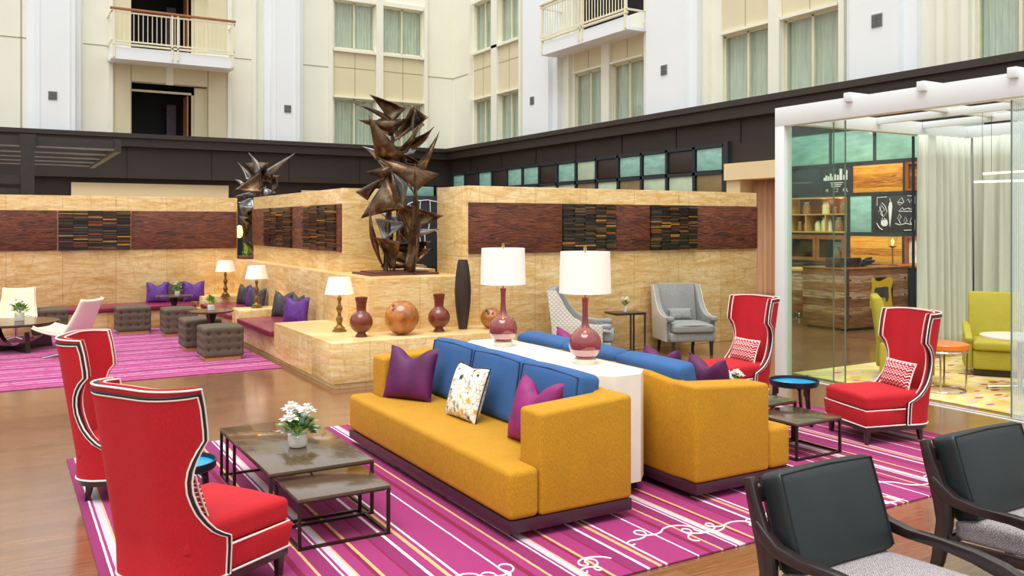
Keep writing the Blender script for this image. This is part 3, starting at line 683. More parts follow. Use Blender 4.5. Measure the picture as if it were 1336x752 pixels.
# carved wood band with slat mosaics: each panel a thing
def relief(axis, pos, a0, a1, z0, z1, label, seed=1):
    if axis == 'Y': pos -= 0.002; mb = MB().box(a0, a1, pos - 0.03, pos, z0, z1, 0.006); loc = ((a0 + a1) / 2, pos, z0)
    else: pos -= 0.002; mb = MB().box(pos - 0.03, pos, a0, a1, z0, z1, 0.006); loc = (pos, (a0 + a1) / 2, z0)
    o = mb.build('wood_relief_panel', M['relief']); return tag(o, label, 'wall art', 'carved wood band panels')
def mosaic(axis, pos, a0, a1, z0, z1, label, seed=1, rows=24, colsn=4, amber=0.06):
    pos -= 0.002; rnd = random.Random(seed); mb = MB()
    def bx(p, q, d, za, zb, mi, bv=0.0):
        if axis == 'Y': mb.box(p, q, pos - d, pos, za, zb, mi=mi)
        else: mb.box(pos - d, pos, p, q, za, zb, mi=mi)
    bx(a0, a1, 0.02, z0, z1, 0)
    hh = (z1 - z0) / rows; cw = (a1 - a0) / colsn
    for r in range(rows):
        for c in range(colsn):
            x = rnd.random(); mi = 5 if x < amber and r > rows * 0.1 else (6 if x < amber * 1.5 else rnd.choice([0, 0, 0, 1, 1, 2, 3, 4]))
            bx(a0 + c * cw + 0.004, a0 + (c + 1) * cw - 0.002, rnd.uniform(0.03, 0.075), z0 + r * hh, z0 + (r + 0.82) * hh, mi)
    o = mb.build('slat_mosaic_panel', M['slats']); return tag(o, label, 'wall art', 'slat mosaic panels')
Z0, Z1 = 1.66, 2.43
relief('Y', 19.5, -5, 0.98, Z0 - 0.08, Z1 - 0.05, 'dark red carved wood panel on the long stone wall, left of its mosaic')
mosaic('Y', 19.5, 1.0, 2.33, Z0 - 0.08, Z1 - 0.05, 'stacked slat mosaic with amber strips on the long stone wall', 4, 34, 5, 0.06)
relief('Y', 19.5, 2.35, 4.48, Z0 - 0.08, Z1 - 0.05, 'dark red carved wood panel on the long stone wall, right of its mosaic')
relief('X', 4.7, 17.9, 18.88, Z0, Z1, 'narrow carved wood panel at the far end of the angled stone wall')
mosaic('X', 4.7, 15.95, 17.88, Z0, Z1, 'brown slat mosaic on the angled stone wall, farther of the two', 7, 42, 4, 0.03)
relief('X', 4.7, 15.25, 15.93, Z0, Z1, 'carved wood strip between the two mosaics on the angled stone wall')
mosaic('X', 4.7, 13.5, 15.23, Z0, Z1, 'brown slat mosaic on the angled stone wall, nearer of the two', 8, 42, 4, 0.03)
relief('X', 4.7, 13.28, 13.48, Z0, Z1, 'slim carved wood strip at the near corner of the angled stone wall')
relief('Y', 11.44, 6.0, 7.66, Z0, Z1, 'large carved wood panel behind the table lamps on the right stone wall')
mosaic('Y', 11.44, 7.68, 8.72, Z0, Z1, 'slat mosaic with amber strips on the right stone wall, nearer the lamps', 5, 34, 5, 0.06)
relief('Y', 11.44, 8.74, 9.45, Z0, Z1, 'carved wood panel between the two mosaics on the right stone wall')
mosaic('Y', 11.44, 9.47, 10.5, Z0, Z1, 'slat mosaic with amber strips above the grey armchair on the right', 6, 34, 5, 0.06)
relief('Y', 11.44, 10.52, 11.99, Z0, Z1, 'carved wood panel with dark knot at the right end of the stone wall')

# ------------------------------------------------------------ rugs
def rug(x0, x1, y0, y1, m, label, border=0.0):
    o = MB().box(x0, x1, y0, y1, 0.001, 0.013, 0.004).build('rug', m); return tag(o, label, 'rug')
r1 = rug(0.51, 8.05, 4.10, 8.65, M['rug'], 'magenta rug with white, gold and dark red stripes under the sofas')
rnd = random.Random(5)
def scroll(cx, cy, n, step, ang):
    pts = []; x, y, a = cx, cy, ang; turn = 0.0
    for i in range(n):
        if i % 5 == 0: turn = rnd.choice((-1, 1)) * rnd.uniform(0.5, 1.25)
        a += turn; x += math.cos(a) * step + step * 0.35; y += math.sin(a) * step * 0.9
        y = max(4.14, min(4.95, y)); pts.append((x, y, 0.0135))
    return pts
def smooth(pts, k=2):
    for _ in range(k):
        q = [pts[0]]
        for a, b in zip(pts, pts[1:]):
            q.append(tuple(a[i] * 0.75 + b[i] * 0.25 for i in range(3))); q.append(tuple(a[i] * 0.25 + b[i] * 0.75 for i in range(3)))
        q.append(pts[-1]); pts = q
    return pts
for cx, cy, n in ((1.5, 4.35, 26), (2.3, 4.5, 26), (3.0, 4.3, 22), (3.55, 4.5, 26), (4.0, 4.3, 26), (4.6, 4.4, 26), (5.1, 4.6, 26), (5.5, 4.3, 26), (6.0, 4.5, 26), (6.5, 4.35, 24), (7.0, 4.6, 24)):
    MB().tube(smooth(scroll(cx, cy, n, 0.055, rnd.uniform(0, 6))), 0.0065, 5).build('scroll_motif', M['pipe_w'], r1)
rug(-4.0, 3.55, 12.6, 18.68, M['rug2'], 'faded pink and purple rug under the ottomans and white chairs')
rug(9.6, 13.5, 2.6, 8.5, M['rug3'], 'yellow mottled rug with pink and red flecks in the glass pavilion')

# ------------------------------------------------------------ furniture builders
def sofa(loc, rz, label, group):
    o = thing('sofa', label, 'sofa', loc, rz, group)
    MB().box(-0.45, 0.42, -1.36, 1.36, 0, 0.055).build('recessed_base', M['black'], o)
    MB().box(-0.505, 0.505, -1.508, 1.508, 0.055, 0.137, 0.003).build('plinth', M['plinth'], o)
    # seat with T-shaped front
    pts = [(-0.3, -1.24), (0.27, -1.24), (0.27, -1.512), (0.51, -1.512), (0.51, 1.512), (0.27, 1.512), (0.27, 1.24), (-0.3, 1.24)]
    MB().prism(pts, 0.137, 0.47, 0.045, 5).build('seat', M['gold'], o, angle=50)
    for s in (-1, 1):
        y0, y1 = sorted((s * 1.235, s * 1.512))
        MB().prism([(-0.51, y0), (0.27, y0), (0.27, y1), (-0.51, y1)], 0.137, 0.8, 0.032, 4, tops=[0.875, 0.825, 0.825, 0.875]).build('armrest', M['gold'], o, angle=50)
    t = MB()
    t.strip([(-1.36, 0.5), (-1.2, 0.5), (-0.9, 0.52), (0, 0.52), (0.9, 0.52), (1.2, 0.5), (1.36, 0.5)], [0.365, 0.37, 0.385, 0.385, 0.385, 0.37, 0.365], -0.36, -0.51, 0.03, M=Matrix.Identity(4))
    for v in t.bm.verts: v.co = Vector((v.co.y, v.co.x, v.co.z))
    bmesh.ops.recalc_face_normals(t.bm, faces=t.bm.faces)
    t.build('back_frame', M['gold'], o, angle=50)
    for k in (-1, 0, 1):
        Mx = T(-0.26, k * 0.822, 0.46, ry=R(-10))
        c = MB().soft(0.2, 0.815, 0.53, 0.045, 0.012, 12, M=Mx, side=0.02).build('back_cushion', M['blue'], o, angle=60)
        p = [Mx @ Vector((0.098, y, z)) for y, z in ((-0.385, 0.03), (-0.395, 0.25), (-0.385, 0.5), (0, 0.515), (0.385, 0.5), (0.395, 0.25), (0.385, 0.03))]
        MB().tube(p, 0.006, 6).build('piping', M['blue_pipe'], c)
    return o
sofaL = sofa((3.37, 6.385, 0.013), PI, 'gold sofa with blue back cushions facing the near coffee table', 'pair of gold sofas')
sofaR = copy_tree(sofaL, 'gold sofa seen from behind, facing the red chairs by the glass pavilion', (4.99, 6.385, 0.013), 0.0)

cn = thing('console_table', 'tall cream octagonal console standing between the two gold sofas', 'console', (4.14, 6.45, 0.013))
x0, x1, y0, y1, ch = -0.262, 0.33 - 0.07, -1.2, 1.15, 0.14
MB().prism([(x0 + ch, y0), (x1 - ch, y0), (x1, y0 + ch), (x1, y1 - ch), (x1 - ch, y1), (x0 + ch, y1), (x0, y1 - ch), (x0, y0 + ch)], 0.1, 0.937, 0.004, 1).build('body', M['console'], cn, angle=20)
MB().box(-0.2, 0.2, y0 + 0.15, y1 - 0.15, 0, 0.1).build('base', M['black'], cn)

def pillow_mesh(w, h, t, notch=0.12, n=16, ear=0.05):
    bm = bmesh.new(); sides = []
    for sgn in (1, -1):
        g = []
        for j in range(n + 1):
            row = []; v = -1 + 2 * j / n
            for i in range(n + 1):
                u = -1 + 2 * i / n
                y = w / 2 * u * (1 - ear * (1 - v * v) * 1.2); z = h / 2 * v * (1 - ear * (1 - u * u))
                z -= notch * h * math.exp(-(u / 0.42) ** 2) * ((v + 1) / 2) ** 3
                th = t / 2 * max(0, (1 - abs(u) ** 3)) ** 0.55 * max(0, (1 - abs(v) ** 3)) ** 0.55 * (1 - 0.35 * notch / 0.12 * math.exp(-(u / 0.4) ** 2) * ((v + 1) / 2) ** 2)
                row.append(bm.verts.new((sgn * th, y, z + h / 2)))
            g.append(row)
        for j in range(n):
            for i in range(n):
                q = (g[j][i], g[j][i+1], g[j+1][i+1], g[j+1][i]); bm.faces.new(q if sgn > 0 else q[::-1])
    bmesh.ops.remove_doubles(bm, verts=bm.verts, dist=0.0004)
    return bm
def pillow(loc, rz, w, h, t, m, label, tilt=-0.25, notch=0.12, pipe=None, roll=0.0, group=None, name='throw_pillow', cat='pillow'):
    o = thing(name, label, cat, loc, rz, group, ry=tilt, rx=roll)
    mb = MB(); mb.bm = pillow_mesh(w, h, t, notch); mb.build('cover', m, o, angle=80)
    if pipe:
        pts = []
        N = 40
        def edge(u, v):
            y = w / 2 * u * (1 - 0.06 * (1 - v * v)); z = h / 2 * v * (1 - 0.05 * (1 - u * u)); z -= notch * h * math.exp(-(u / 0.42) ** 2) * ((v + 1) / 2) ** 3
            return (0, y, z + h / 2)
        for k in range(10): pts.append(edge(-1 + 2 * k / 10, -1))
        for k in range(10): pts.append(edge(1, -1 + 2 * k / 10))
        for k in range(10): pts.append(edge(1 - 2 * k / 10, 1))
        for k in range(10): pts.append(edge(-1, 1 - 2 * k / 10))
        MB().tube(pts, 0.006, 6, closed=True).build('piping', pipe, o)
    return o
# sofa pillows
pillow((3.22, 7.36, 0.478), PI + 0.55, 0.54, 0.50, 0.19, M['purple_velvet'], 'plum velvet pillow at the far end of the near gold sofa', -0.3, 0.2)
pillow((3.29, 6.42, 0.478), PI + 0.05, 0.50, 0.46, 0.17, M['print'], 'white pillow printed in grey and yellow, middle of near sofa', -0.32, 0.03, M['pipe_k'])
pillow((3.33, 5.42, 0.478), PI + 0.05, 0.52, 0.50, 0.22, M['magenta_velvet'], 'magenta velvet pillow against the near arm of the near sofa', -0.3, 0.24)
pillow((5.17, 5.42, 0.478), -0.1, 0.5, 0.52, 0.2, M['purple_velvet'], 'plum velvet pillow by the near arm of the far gold sofa', -0.12, 0.16)
pillow((5.18, 6.02, 0.478), 0.0, 0.5, 0.52, 0.2, M['purple_velvet'], 'plum velvet pillow halfway along the far gold sofa, only its tip showing', -0.12, 0.16)
pillow((5.08, 7.30, 0.478), 0.1, 0.5, 0.56, 0.2, M['magenta_velvet'], 'magenta velvet pillow at the far end of the far gold sofa', -0.1, 0.14)

# red wing chairs -------------------------------------------------------
def red_chair(loc, rz, label):
    o = thing('wing_chair', label, 'armchair', loc, rz, 'red wing chairs')
    hf, rc, xb = 0.14, 0.20, -0.40
    def path(s):
        a = abs(s); sg = 1 if s >= 0 else -1
        if a <= hf: return Vector((xb, sg * a)), Vector((-1, 0))
        arc = rc * PI / 2
        if a <= hf + arc:
            t = (a - hf) / rc; return Vector((xb + rc - rc * math.cos(t), sg * (hf + rc * math.sin(t)))), Vector((-math.cos(t), sg * math.sin(t)))
        return Vector((xb + rc + (a - hf - arc), sg * (hf + rc))), Vector((0, sg))
    SL = 0.575
    prof = [(0.17, SL), (0.25, SL), (0.33, SL), (0.385, SL), (0.41, 0.53), (0.45, 0.475), (0.50, 0.435), (0.56, 0.40), (0.62, 0.38), (0.68, 0.368), (0.74, 0.37), (0.80, 0.385), (0.85, 0.41), (0.90, 0.445), (0.945, 0.49), (1.0, 0.495), (1.06, 0.495), (1.12, 0.495), (1.18, 0.49), (1.215, 0.485)]
    N = 36; bm = bmesh.new(); th = 0.06
    def pos(s, z, off):
        p, n = path(s); q = p + n * off
        lean = -0.16 * max(0, z - 0.35) - 0.10 * max(0, z - 0.8) * 0; flare = 1 + 0.06 * max(0, z - 0.5)
        taper = 0.92 + 0.08 * min(1, z / 0.45)
        return Vector((q.x + lean, q.y * flare * taper, z + 0.02 * (1 - (s / 0.6) ** 2) * (1 if z > 1.2 else 0)))
    outer = [[bm.verts.new(pos(sm * (-1 + 2 * i / N), z, 0.0)) for i in range(N + 1)] for z, sm in prof]
    inner = [[bm.verts.new(pos(sm * (-1 + 2 * i / N), z, -th)) for i in range(N + 1)] for z, sm in prof]
    K = len(prof)
    for j in range(K - 1):
        for i in range(N):
            bm.faces.new((outer[j][i], outer[j][i+1], outer[j+1][i+1], outer[j+1][i])); bm.faces.new((inner[j][i], inner[j+1][i], inner[j+1][i+1], inner[j][i+1]))
    rim = []
    for j in range(K - 1):
        rim.append(bm.faces.new((outer[j][0], outer[j+1][0], inner[j+1][0], inner[j][0]))); rim.append(bm.faces.new((outer[j][N], inner[j][N], inner[j+1][N], outer[j+1][N])))
    for i in range(N):
        rim.append(bm.faces.new((outer[-1][i], outer[-1][i+1], inner[-1][i+1], inner[-1][i]))); bm.faces.new((outer[0][i], inner[0][i], inner[0][i+1], outer[0][i+1]))
    bmesh.ops.recalc_face_normals(bm, faces=bm.faces)
    for f_ in rim: f_.material_index = 1
    mb = MB(); mb.bm = bm; back = mb.build('wing_back', [M['red'], M['pipe_k']], o, angle=50)
    def rimpath(off, push=0.0):
        p = [pos(-sm, z, off) for z, sm in prof] + [pos(prof[-1][1] * (-1 + 2 * i / N), prof[-1][0] , off) for i in range(1, N)] + [pos(sm, z, off) for z, sm in prof[::-1]]
        return p
    for off, nm in ((0.0, 'outer_piping'), (-th, 'inner_piping')):
        MB().tube(rimpath(off), 0.006, 6).build(nm, M['pipe_w'], back)
    def inset(q, off):
        zt = prof[-1][0] - q
        lo = [(z, sm) for z, sm in prof if z < zt - 0.01] + [(zt, prof[-1][1])]
        return [pos(-(sm - q), z, off) for z, sm in lo] + [pos((prof[-1][1] - q) * (-1 + 2 * i / N), zt, off) for i in range(1, N)] + [pos(sm - q, z, off) for z, sm in lo[::-1]]
    MB().tube(inset(0.016, 0.001), 0.0085, 6).build('black_band', M['pipe_k'], back)
    MB().tube(inset(0.031, 0.001), 0.005, 6).build('second_piping', M['pipe_w'], back)
    MB().tube(rimpath(-th * 0.72), 0.009, 6).build('red_welt', M['red'], back)
    MB().tube([pos(SL * (-1 + 2 * i / N), 0.172, 0.002) for i in range(N + 1)], 0.007, 6).build('bottom_piping', M['pipe_w'], back)
    # seat
    Wb, Wf, xf_ = 0.27, 0.325, 0.38
    mb = MB().prism([(-0.3, -Wb), (0.0, -0.30), (xf_, -Wf), (xf_, Wf), (0.0, 0.30), (-0.3, Wb)], 0.17, 0.325, 0.012, 2)
    t = bmesh.new()
    mb.soft(0.74, 0.60, 0.145, 0.04, 0.03, 12, M=T(0.015, 0, 0.322))
    for v in mb.bm.verts:
        if v.co.z > 0.3: v.co.y *= 1.0 + 0.12 * max(0, (v.co.x + 0.1) / 0.5)
    seat = mb.build('seat', M['red'], o, angle=50)
    MB().tube([(-0.06, -0.315, 0.325), (xf_ - 0.005, -Wf - 0.004, 0.325), (xf_ + 0.004, 0, 0.325), (xf_ - 0.005, Wf + 0.004, 0.325), (-0.06, 0.315, 0.325)], 0.006, 6).build('seat_piping', M['pipe_w'], seat)
    MB().tube([(-0.06, -0.315, 0.175), (xf_ + 0.002, -Wf - 0.002, 0.175), (xf_ + 0.004, 0, 0.175), (xf_ + 0.002, Wf + 0.002, 0.175), (-0.06, 0.315, 0.175)], 0.006, 6).build('lower_piping', M['pipe_w'], seat)
    fr = [(xf_ - 0.005, -Wf + 0.005), (xf_ - 0.005, Wf - 0.005), (0.0, 0.318)] + [tuple(path(0.5 - i * 0.1)[0] * 0.96) for i in range(0, 11)] + [(0.0, -0.318)]
    MB().prism(fr, 0.125, 0.17, 0.0).build('base_rail', M['walnut_dark'], o, angle=30)
    for x, y in ((0.335, -0.285), (0.335, 0.285), (-0.28, -0.22), (-0.28, 0.22)):
        sx = 1 if x > 0 else -1
        t = MB().box(-0.025, 0.025, -0.025, 0.025, 0, 0.13, 0.003)
        for v in t.bm.verts:
            f = 1 - v.co.z / 0.13; v.co.x = v.co.x * (1 - 0.35 * f) + x + (0.02 * f * sx if sx < 0 else 0); v.co.y = v.co.y * (1 - 0.35 * f) + y
        t.build('leg', M['walnut_dark'], o)
    return o
rc1 = red_chair((0.99, 5.20, 0.013), R(31), 'red wing chair nearest the camera, turned away, filling the lower left')
rc2 = copy_tree(rc1, 'red wing chair in left profile just behind the nearest red chair', (0.93, 7.36, 0.013), R(-22))
rc3 = copy_tree(rc1, 'red wing chair beside the blue tray table, nearest the glass pavilion', (7.47, 5.52, 0.013), R(163))
rc4 = copy_tree(rc1, 'red wing chair standing behind the far gold sofa near the white post', (7.36, 7.43, 0.013), R(176))
def on_chair(c, dx, dz, label, name='lumbar_pillow'):
    loc, a = c.location, c.rotation_euler[2]
    return pillow((loc[0] + math.cos(a) * dx, loc[1] + math.sin(a) * dx, loc[2] + dz), a, 0.43, 0.27, 0.13, M['zig'], label, -0.35, 0.0, M['pipe_w'], group='zigzag lumbar pillows', name=name)
on_chair(rc3, -0.17, 0.475, 'red and white zigzag pillow on the red chair beside the pavilion')
on_chair(rc4, -0.17, 0.475, 'red and white zigzag pillow on the red chair near the white post')
on_chair(rc1, -0.13, 0.475, 'red and white zigzag pillow peeking from the nearest red chair')

# blue tray tables
def tray(loc, label, r=0.25, h=0.42):
    o = thing('tray_table', label, 'side table', loc, 0, 'blue tray tables')
    MB().lathe([(0, h - 0.03), (r - 0.01, h - 0.03), (r, h - 0.02), (r + 0.005, h + 0.03), (r - 0.008, h + 0.03), (r - 0.012, h - 0.005), (0, h - 0.005)], 40).build('rim', M['tray_rim'], o, angle=30)
    MB().lathe([(0, h - 0.006), (r - 0.016, h - 0.006), (r - 0.016, h - 0.001), (0, h - 0.001)], 40).build('tray', M['blue_tray'], o)
    for k in range(3):
        a = 0.4 + k * 2 * PI / 3; Mx = T(rz=a)
        MB().prism([(r - 0.09, -0.02), (r - 0.03, -0.02), (r - 0.03, 0.02), (r - 0.09, 0.02)], h - 0.12, h - 0.02, 0.003, 1, M=Mx).strip([(r - 0.06, h - 0.05), (r - 0.04, 0.2), (r + 0.01, 0.0)], [0.026, 0.022, 0.015], -0.014, 0.014, 0.003, M=Mx).build('leg', M['espresso'], o)
    return o
tr1 = tray((7.22, 6.36, 0.013), 'round blue tray table between the two far red chairs')
tr2 = copy_tree(tr1, 'round blue tray table between the two near red chairs', (1.10, 6.42, 0.013))
tr2.scale = (0.92, 0.92, 0.95)

# nesting coffee tables
def sled_table(x0, x1, y0, y1, h, label, name='coffee_table', mids=(), group=None):
    cx, cy = (x0 + x1) / 2, (y0 + y1) / 2; w, d = (x1 - x0) / 2, (y1 - y0) / 2
    o = thing(name, label, 'coffee table', (cx, cy, 0.013), 0, group); b = 0.011
    MB().box(-w, w, -d, d, h - 0.028, h - 0.004, 0.003).build('table_top', M['table_wood'], o)
    MB().box(-w - 0.002, w + 0.002, -d - 0.002, d + 0.002, h - 0.034, h - 0.026).build('top_edge', M['bronze_metal'], o)
    for sx in (-1, 1):
        for sy in (-1, 1):
            x = sx * (w - b); y = sy * (d - b); MB().box(x - b, x + b, y - b, y + b, 0, h - 0.03, 0.002).build('leg', M['bronze_metal'], o)
    for yy in mids:
        MB().box(-w, -w + 2 * b, yy - b, yy + b, 0, h - 0.03, 0.002).build('leg', M['bronze_metal'], o)
    for sx in (-1, 1): MB().box(sx * (w - b) - b, sx * (w - b) + b, -d + 2 * b, d - 2 * b, 0, 0.018).build('bottom_rail', M['bronze_metal'], o)
    for sy in (-1, 1): MB().box(-w + 2 * b, w - 2 * b, sy * (d - b) - b, sy * (d - b) + b, 0, 0.018).build('bottom_rail', M['bronze_metal'], o)
    return o
sled_table(1.57, 2.32, 5.88, 7.42, 0.40, 'large rectangular wood coffee table holding the white flowers, near sofa', mids=(0.55, 0.3))
sled_table(1.635, 2.265, 5.44, 6.0, 0.335, 'small low table nested under the near coffee table', name='nesting_table')
sled_table(5.87, 6.6, 5.78, 7.3, 0.40, 'large wood coffee table between far sofa and blue tray table')
sled_table(6.03, 6.62, 5.28, 5.85, 0.335, 'small low table nested under the far coffee table', name='nesting_table')

# plants -----------------------------------------------------------------
def leafm(t, base, tip, w, curl=0.15):
    base = Vector(base); tip = Vector(tip); d = tip - base; s = d.cross(Vector((0, 0, 1)))
    if s.length < 1e-5: s = Vector((1, 0, 0))
    s = s.normalized() * w / 2; up = s.cross(d).normalized() * d.length * curl
    m1 = base + d * 0.4 + up; m2 = base + d * 0.75 + up * 0.7
    v = [t.verts.new(p) for p in (base, m1 - s, m1 + s * 1, m1 - up * 0.25, m2 - s * 0.7, m2 + s * 0.7, m2 - up * 0.2, tip)]
    for q in ((v[0], v[1], v[3]), (v[0], v[3], v[2]), (v[1], v[4], v[6], v[3]), (v[3], v[6], v[5], v[2]), (v[4], v[7], v[6]), (v[6], v[7], v[5])): t.faces.new(q)
def plant(loc, label, pr=0.055, ph=0.09, fr=0.16, fh=0.17, nl=70, nb=5, seed=1, pot='ceramic_w', bl=0.035, square=False, lw=0.035, leafmats=('leaf', 'leaf_l')):
    rnd = random.Random(seed)
    o = thing('potted_flowers' if nb else 'potted_plant', label, 'plant', loc)
    if square: MB().box(-pr, pr, -pr, pr, 0, ph, 0.01).build('pot', M[pot], o)
    else: MB().lathe([(0, 0), (pr * 0.8, 0), (pr * 0.95, ph * 0.15), (pr, ph * 0.6), (pr * 0.97, ph), (pr * 0.85, ph), (pr * 0.82, ph * 0.85), (0, ph * 0.85)], 24).build('pot', M[pot], o, angle=50)
    for mi, mname in enumerate(leafmats):
        t = bmesh.new()
        for k in range(nl // len(leafmats)):
            a = rnd.uniform(0, 2 * PI); e = rnd.uniform(0.0, 1.0) ** 0.8 * PI / 2; rr = rnd.uniform(0.65, 1.0)
            d = Vector((math.cos(a) * math.sin(e) * fr, math.sin(a) * math.sin(e) * fr, math.cos(e) * fh + 0.01)) * rr
            tip = Vector((0, 0, ph)) + d; b = Vector((0, 0, ph)) + d * rnd.uniform(0.45, 0.7)
            leafm(t, b, tip, lw * rnd.uniform(0.7, 1.2))
        mb = MB(); mb.bm = t
        for k in range(8):
            a = rnd.uniform(0, 2 * PI); d = Vector((math.cos(a) * fr * 0.5, math.sin(a) * fr * 0.5, fh * 0.6)); mb.tube([(0, 0, ph * 0.8), tuple(Vector((0, 0, ph)) + d * 0.5), tuple(Vector((0, 0, ph)) + d)], 0.003, 4)
        mb.build('foliage', M[mname], o, angle=180)
    for k in range(nb):
        a = k * 2.4 + seed; e = 0.35 + 0.8 * (k / max(1, nb)); c = Vector((math.cos(a) * math.sin(e) * fr * 0.8, math.sin(a) * math.sin(e) * fr * 0.8, ph + math.cos(e) * fh * 0.95 + 0.02))
        mb = MB()
        t = bmesh.new(); n = 7
        for ring, (rr, zz) in enumerate(((1.0, 0.25), (0.65, 0.6), (0.35, 0.9))):
            for q in range(n):
                aa = 2 * PI * (q + 0.5 * ring) / n; leafm(t, c, c + Vector((math.cos(aa) * bl * rr, math.sin(aa) * bl * rr, bl * zz)), bl * 0.6, 0.2)
        mb.bm = t; mb.build('bloom', M['bloom'], o, angle=180)
    return o
plant((1.95, 6.5, 0.413), 'white flowers and greenery in white bowl on the near coffee table', 0.075, 0.095, 0.19, 0.17, 210, 4, 3, bl=0.085, leafmats=('leaf', 'leaf_l', 'leaf_s'), lw=0.045)
plant((6.2, 6.2, 0.413), 'white flowers in small pot on the far coffee table', 0.06, 0.09, 0.13, 0.13, 70, 6, 4, bl=0.05)

# console lamps
def table_lamp(loc, label):
    o = thing('table_lamp', label, 'lamp', loc, 0, 'oxblood table lamps')
    MB().lathe([(0, 0), (0.088, 0), (0.09, 0.006), (0.09, 0.042), (0.086, 0.046), (0, 0.046)], 36).build('base', M['acrylic'], o, angle=30)
    def rad(z): return math.sqrt(max(0, 0.135 ** 2 - (z - 0.165) ** 2))
    low = [(0.075, 0.046)] + [(rad(z), z) for z in (0.055, 0.07, 0.09, 0.11, 0.13)]
    MB().lathe([(0.0, 0.046), (0.08, 0.046), (0.082, 0.06)] + [(rad(z), z) for z in (0.06, 0.08, 0.10, 0.12, 0.14, 0.165, 0.19, 0.21, 0.23, 0.25, 0.265, 0.28)] + [(0.055, 0.29), (0.036, 0.305), (0.028, 0.34), (0.023, 0.42), (0.024, 0.5), (0.03, 0.545), (0.0, 0.547)], 36).build('body', M['glaze'], o, angle=50)
    MB().lathe([(rad(z) + 0.0015, z) for z in (0.072, 0.085, 0.1, 0.115, 0.125)], 36).build('pale_band', M['glaze2'], o)
    MB().lathe([(0.008, 0.54), (0.008, 0.93), (0.016, 0.945), (0.014, 0.965), (0, 0.975)], 12).build('stem', M['brass'], o)
    MB().lathe([(0.215, 0.585), (0.205, 0.925), (0.2, 0.925), (0.21, 0.585)], 40).lathe([(0.008, 0.918), (0.203, 0.922)], 40).build('lamp_shade', M['shade'], o, angle=50)
    return o
def point_light(loc, power, colr=(1, 0.8, 0.6), r=0.04):
    l = bpy.data.lights.new('point_glow', 'POINT'); l.energy = power; l.color = colr; l.shadow_soft_size = r
    lo = bpy.data.objects.new('point_glow', l); lo.location = loc; col.objects.link(lo)
lp1 = table_lamp((4.16, 5.85, 0.95), 'tall lamp with oxblood glass body and drum shade, near end of console')
lp2 = copy_tree(lp1, 'tall lamp with oxblood glass body and drum shade, far end of console', (4.10, 7.1, 0.95))
for p in ((4.16, 5.85), (4.10, 7.1)): point_light((p[0], p[1], 1.72), 2)

# brass lamps on the stone blocks
def brass_lamp(loc, label):
    o = thing('table_lamp', label, 'lamp', loc, 0, 'small brass lamps')
    MB().lathe([(0, 0), (0.10, 0), (0.10, 0.02), (0.075, 0.035), (0.08, 0.055), (0.05, 0.075), (0.03, 0.11), (0.045, 0.15), (0.05, 0.18), (0.03, 0.21), (0.022, 0.26), (0.04, 0.30), (0.046, 0.33), (0.026, 0.37), (0.018, 0.42), (0.034, 0.46), (0.02, 0.5), (0.012, 0.56), (0, 0.57)], 20, M=None).build('base', M['dark_brass'], o, angle=50)
    MB().lathe([(0.205, 0.53), (0.15, 0.76), (0.146, 0.76), (0.2, 0.53)], 32).build('lamp_shade', M['shade_w'], o, angle=50)
    return o
bl = brass_lamp((4.12, 11.75, ZL), 'brass lamp with cream shade on the long ledge beside the purple pillows')
copy_tree(bl, 'brass lamp with cream shade on the middle stone block', (4.0, 15.85, ZL))
copy_tree(bl, 'brass lamp with cream shade on the far corner stone block', (4.05, 18.6, ZL))
for p in ((4.12, 11.75), (4.0, 15.85), (4.05, 18.9)): point_light((p[0], p[1], ZL + 0.66), 2)

# ledge objects: placed on the low ledge in front of the high ledge
def wood_vase(loc, label):
    o = thing('wooden_vase', label, 'vase', loc, 0, 'round bodied wooden vases')
    r0 = 0.155; prof = [(0, 0), (0.08, 0), (0.082, 0.01), (0.055, 0.05), (0.06, 0.065)]
    for k in range(9):
        a = -1.1 + k * 0.27; prof.append((r0 * math.cos(a), 0.20 + r0 * math.sin(a)))
    prof += [(0.068, 0.34), (0.063, 0.36), (0.068, 0.44), (0.086, 0.53), (0.078, 0.532), (0.058, 0.42), (0, 0.4)]
    MB().lathe(prof, 32).build('body', M['red_wood'], o, angle=60)
    MB().lathe([(0.0, 0.50), (0.072, 0.50), (0.072, 0.502)], 24).build('mouth', M['black'], o)
    return o
v1 = wood_vase((4.18, 11.05, ZL), 'dark red wooden vase on the ledge, left of the burl sphere')
copy_tree(v1, 'dark red wooden vase on the ledge, right of the burl sphere', (5.32, 11.02, ZL))
def ball(loc, r, label, m=M['burl']):
    o = thing('wooden_sphere', label, 'ornament', loc)
    prof = [(r * math.sin(PI * k / 24), r - r * math.cos(PI * k / 24)) for k in range(25)]; prof[0] = (0, 0.004); prof[-1] = (0, 2 * r)
    MB().lathe(prof, 40).build('body', m, o, angle=80)
    rnd = random.Random(int(r * 1000)); mb = MB()
    for k in range(5):
        a = rnd.uniform(-2.9, -1.9); e = rnd.uniform(0.7, 1.1); n = Vector((math.cos(a) * math.sin(e), math.sin(a) * math.sin(e), math.cos(e))); c = n * (r * 0.985) + Vector((0, 0, r))
        q = n.to_track_quat('Z', 'Y').to_matrix().to_4x4(); mb.lathe([(0, 0.004), (0.018, 0.0035), (0.024, 0.0)], 7, M=Matrix.Translation(c) @ q, sx=rnd.uniform(0.5, 1.3))
    mb.build('hollows', M['walnut_dark'], o)
ball((4.74, 10.98, ZL), 0.235, 'large round burl wood sphere between the two wooden vases')
ball((6.12, 10.95, ZL), 0.155, 'smaller round burl wood sphere behind the far console lamp')
o = thing('tall_vase', 'tall dark spindle shaped wooden vase standing on the ledge', 'vase', (5.75, 11.12, ZL))
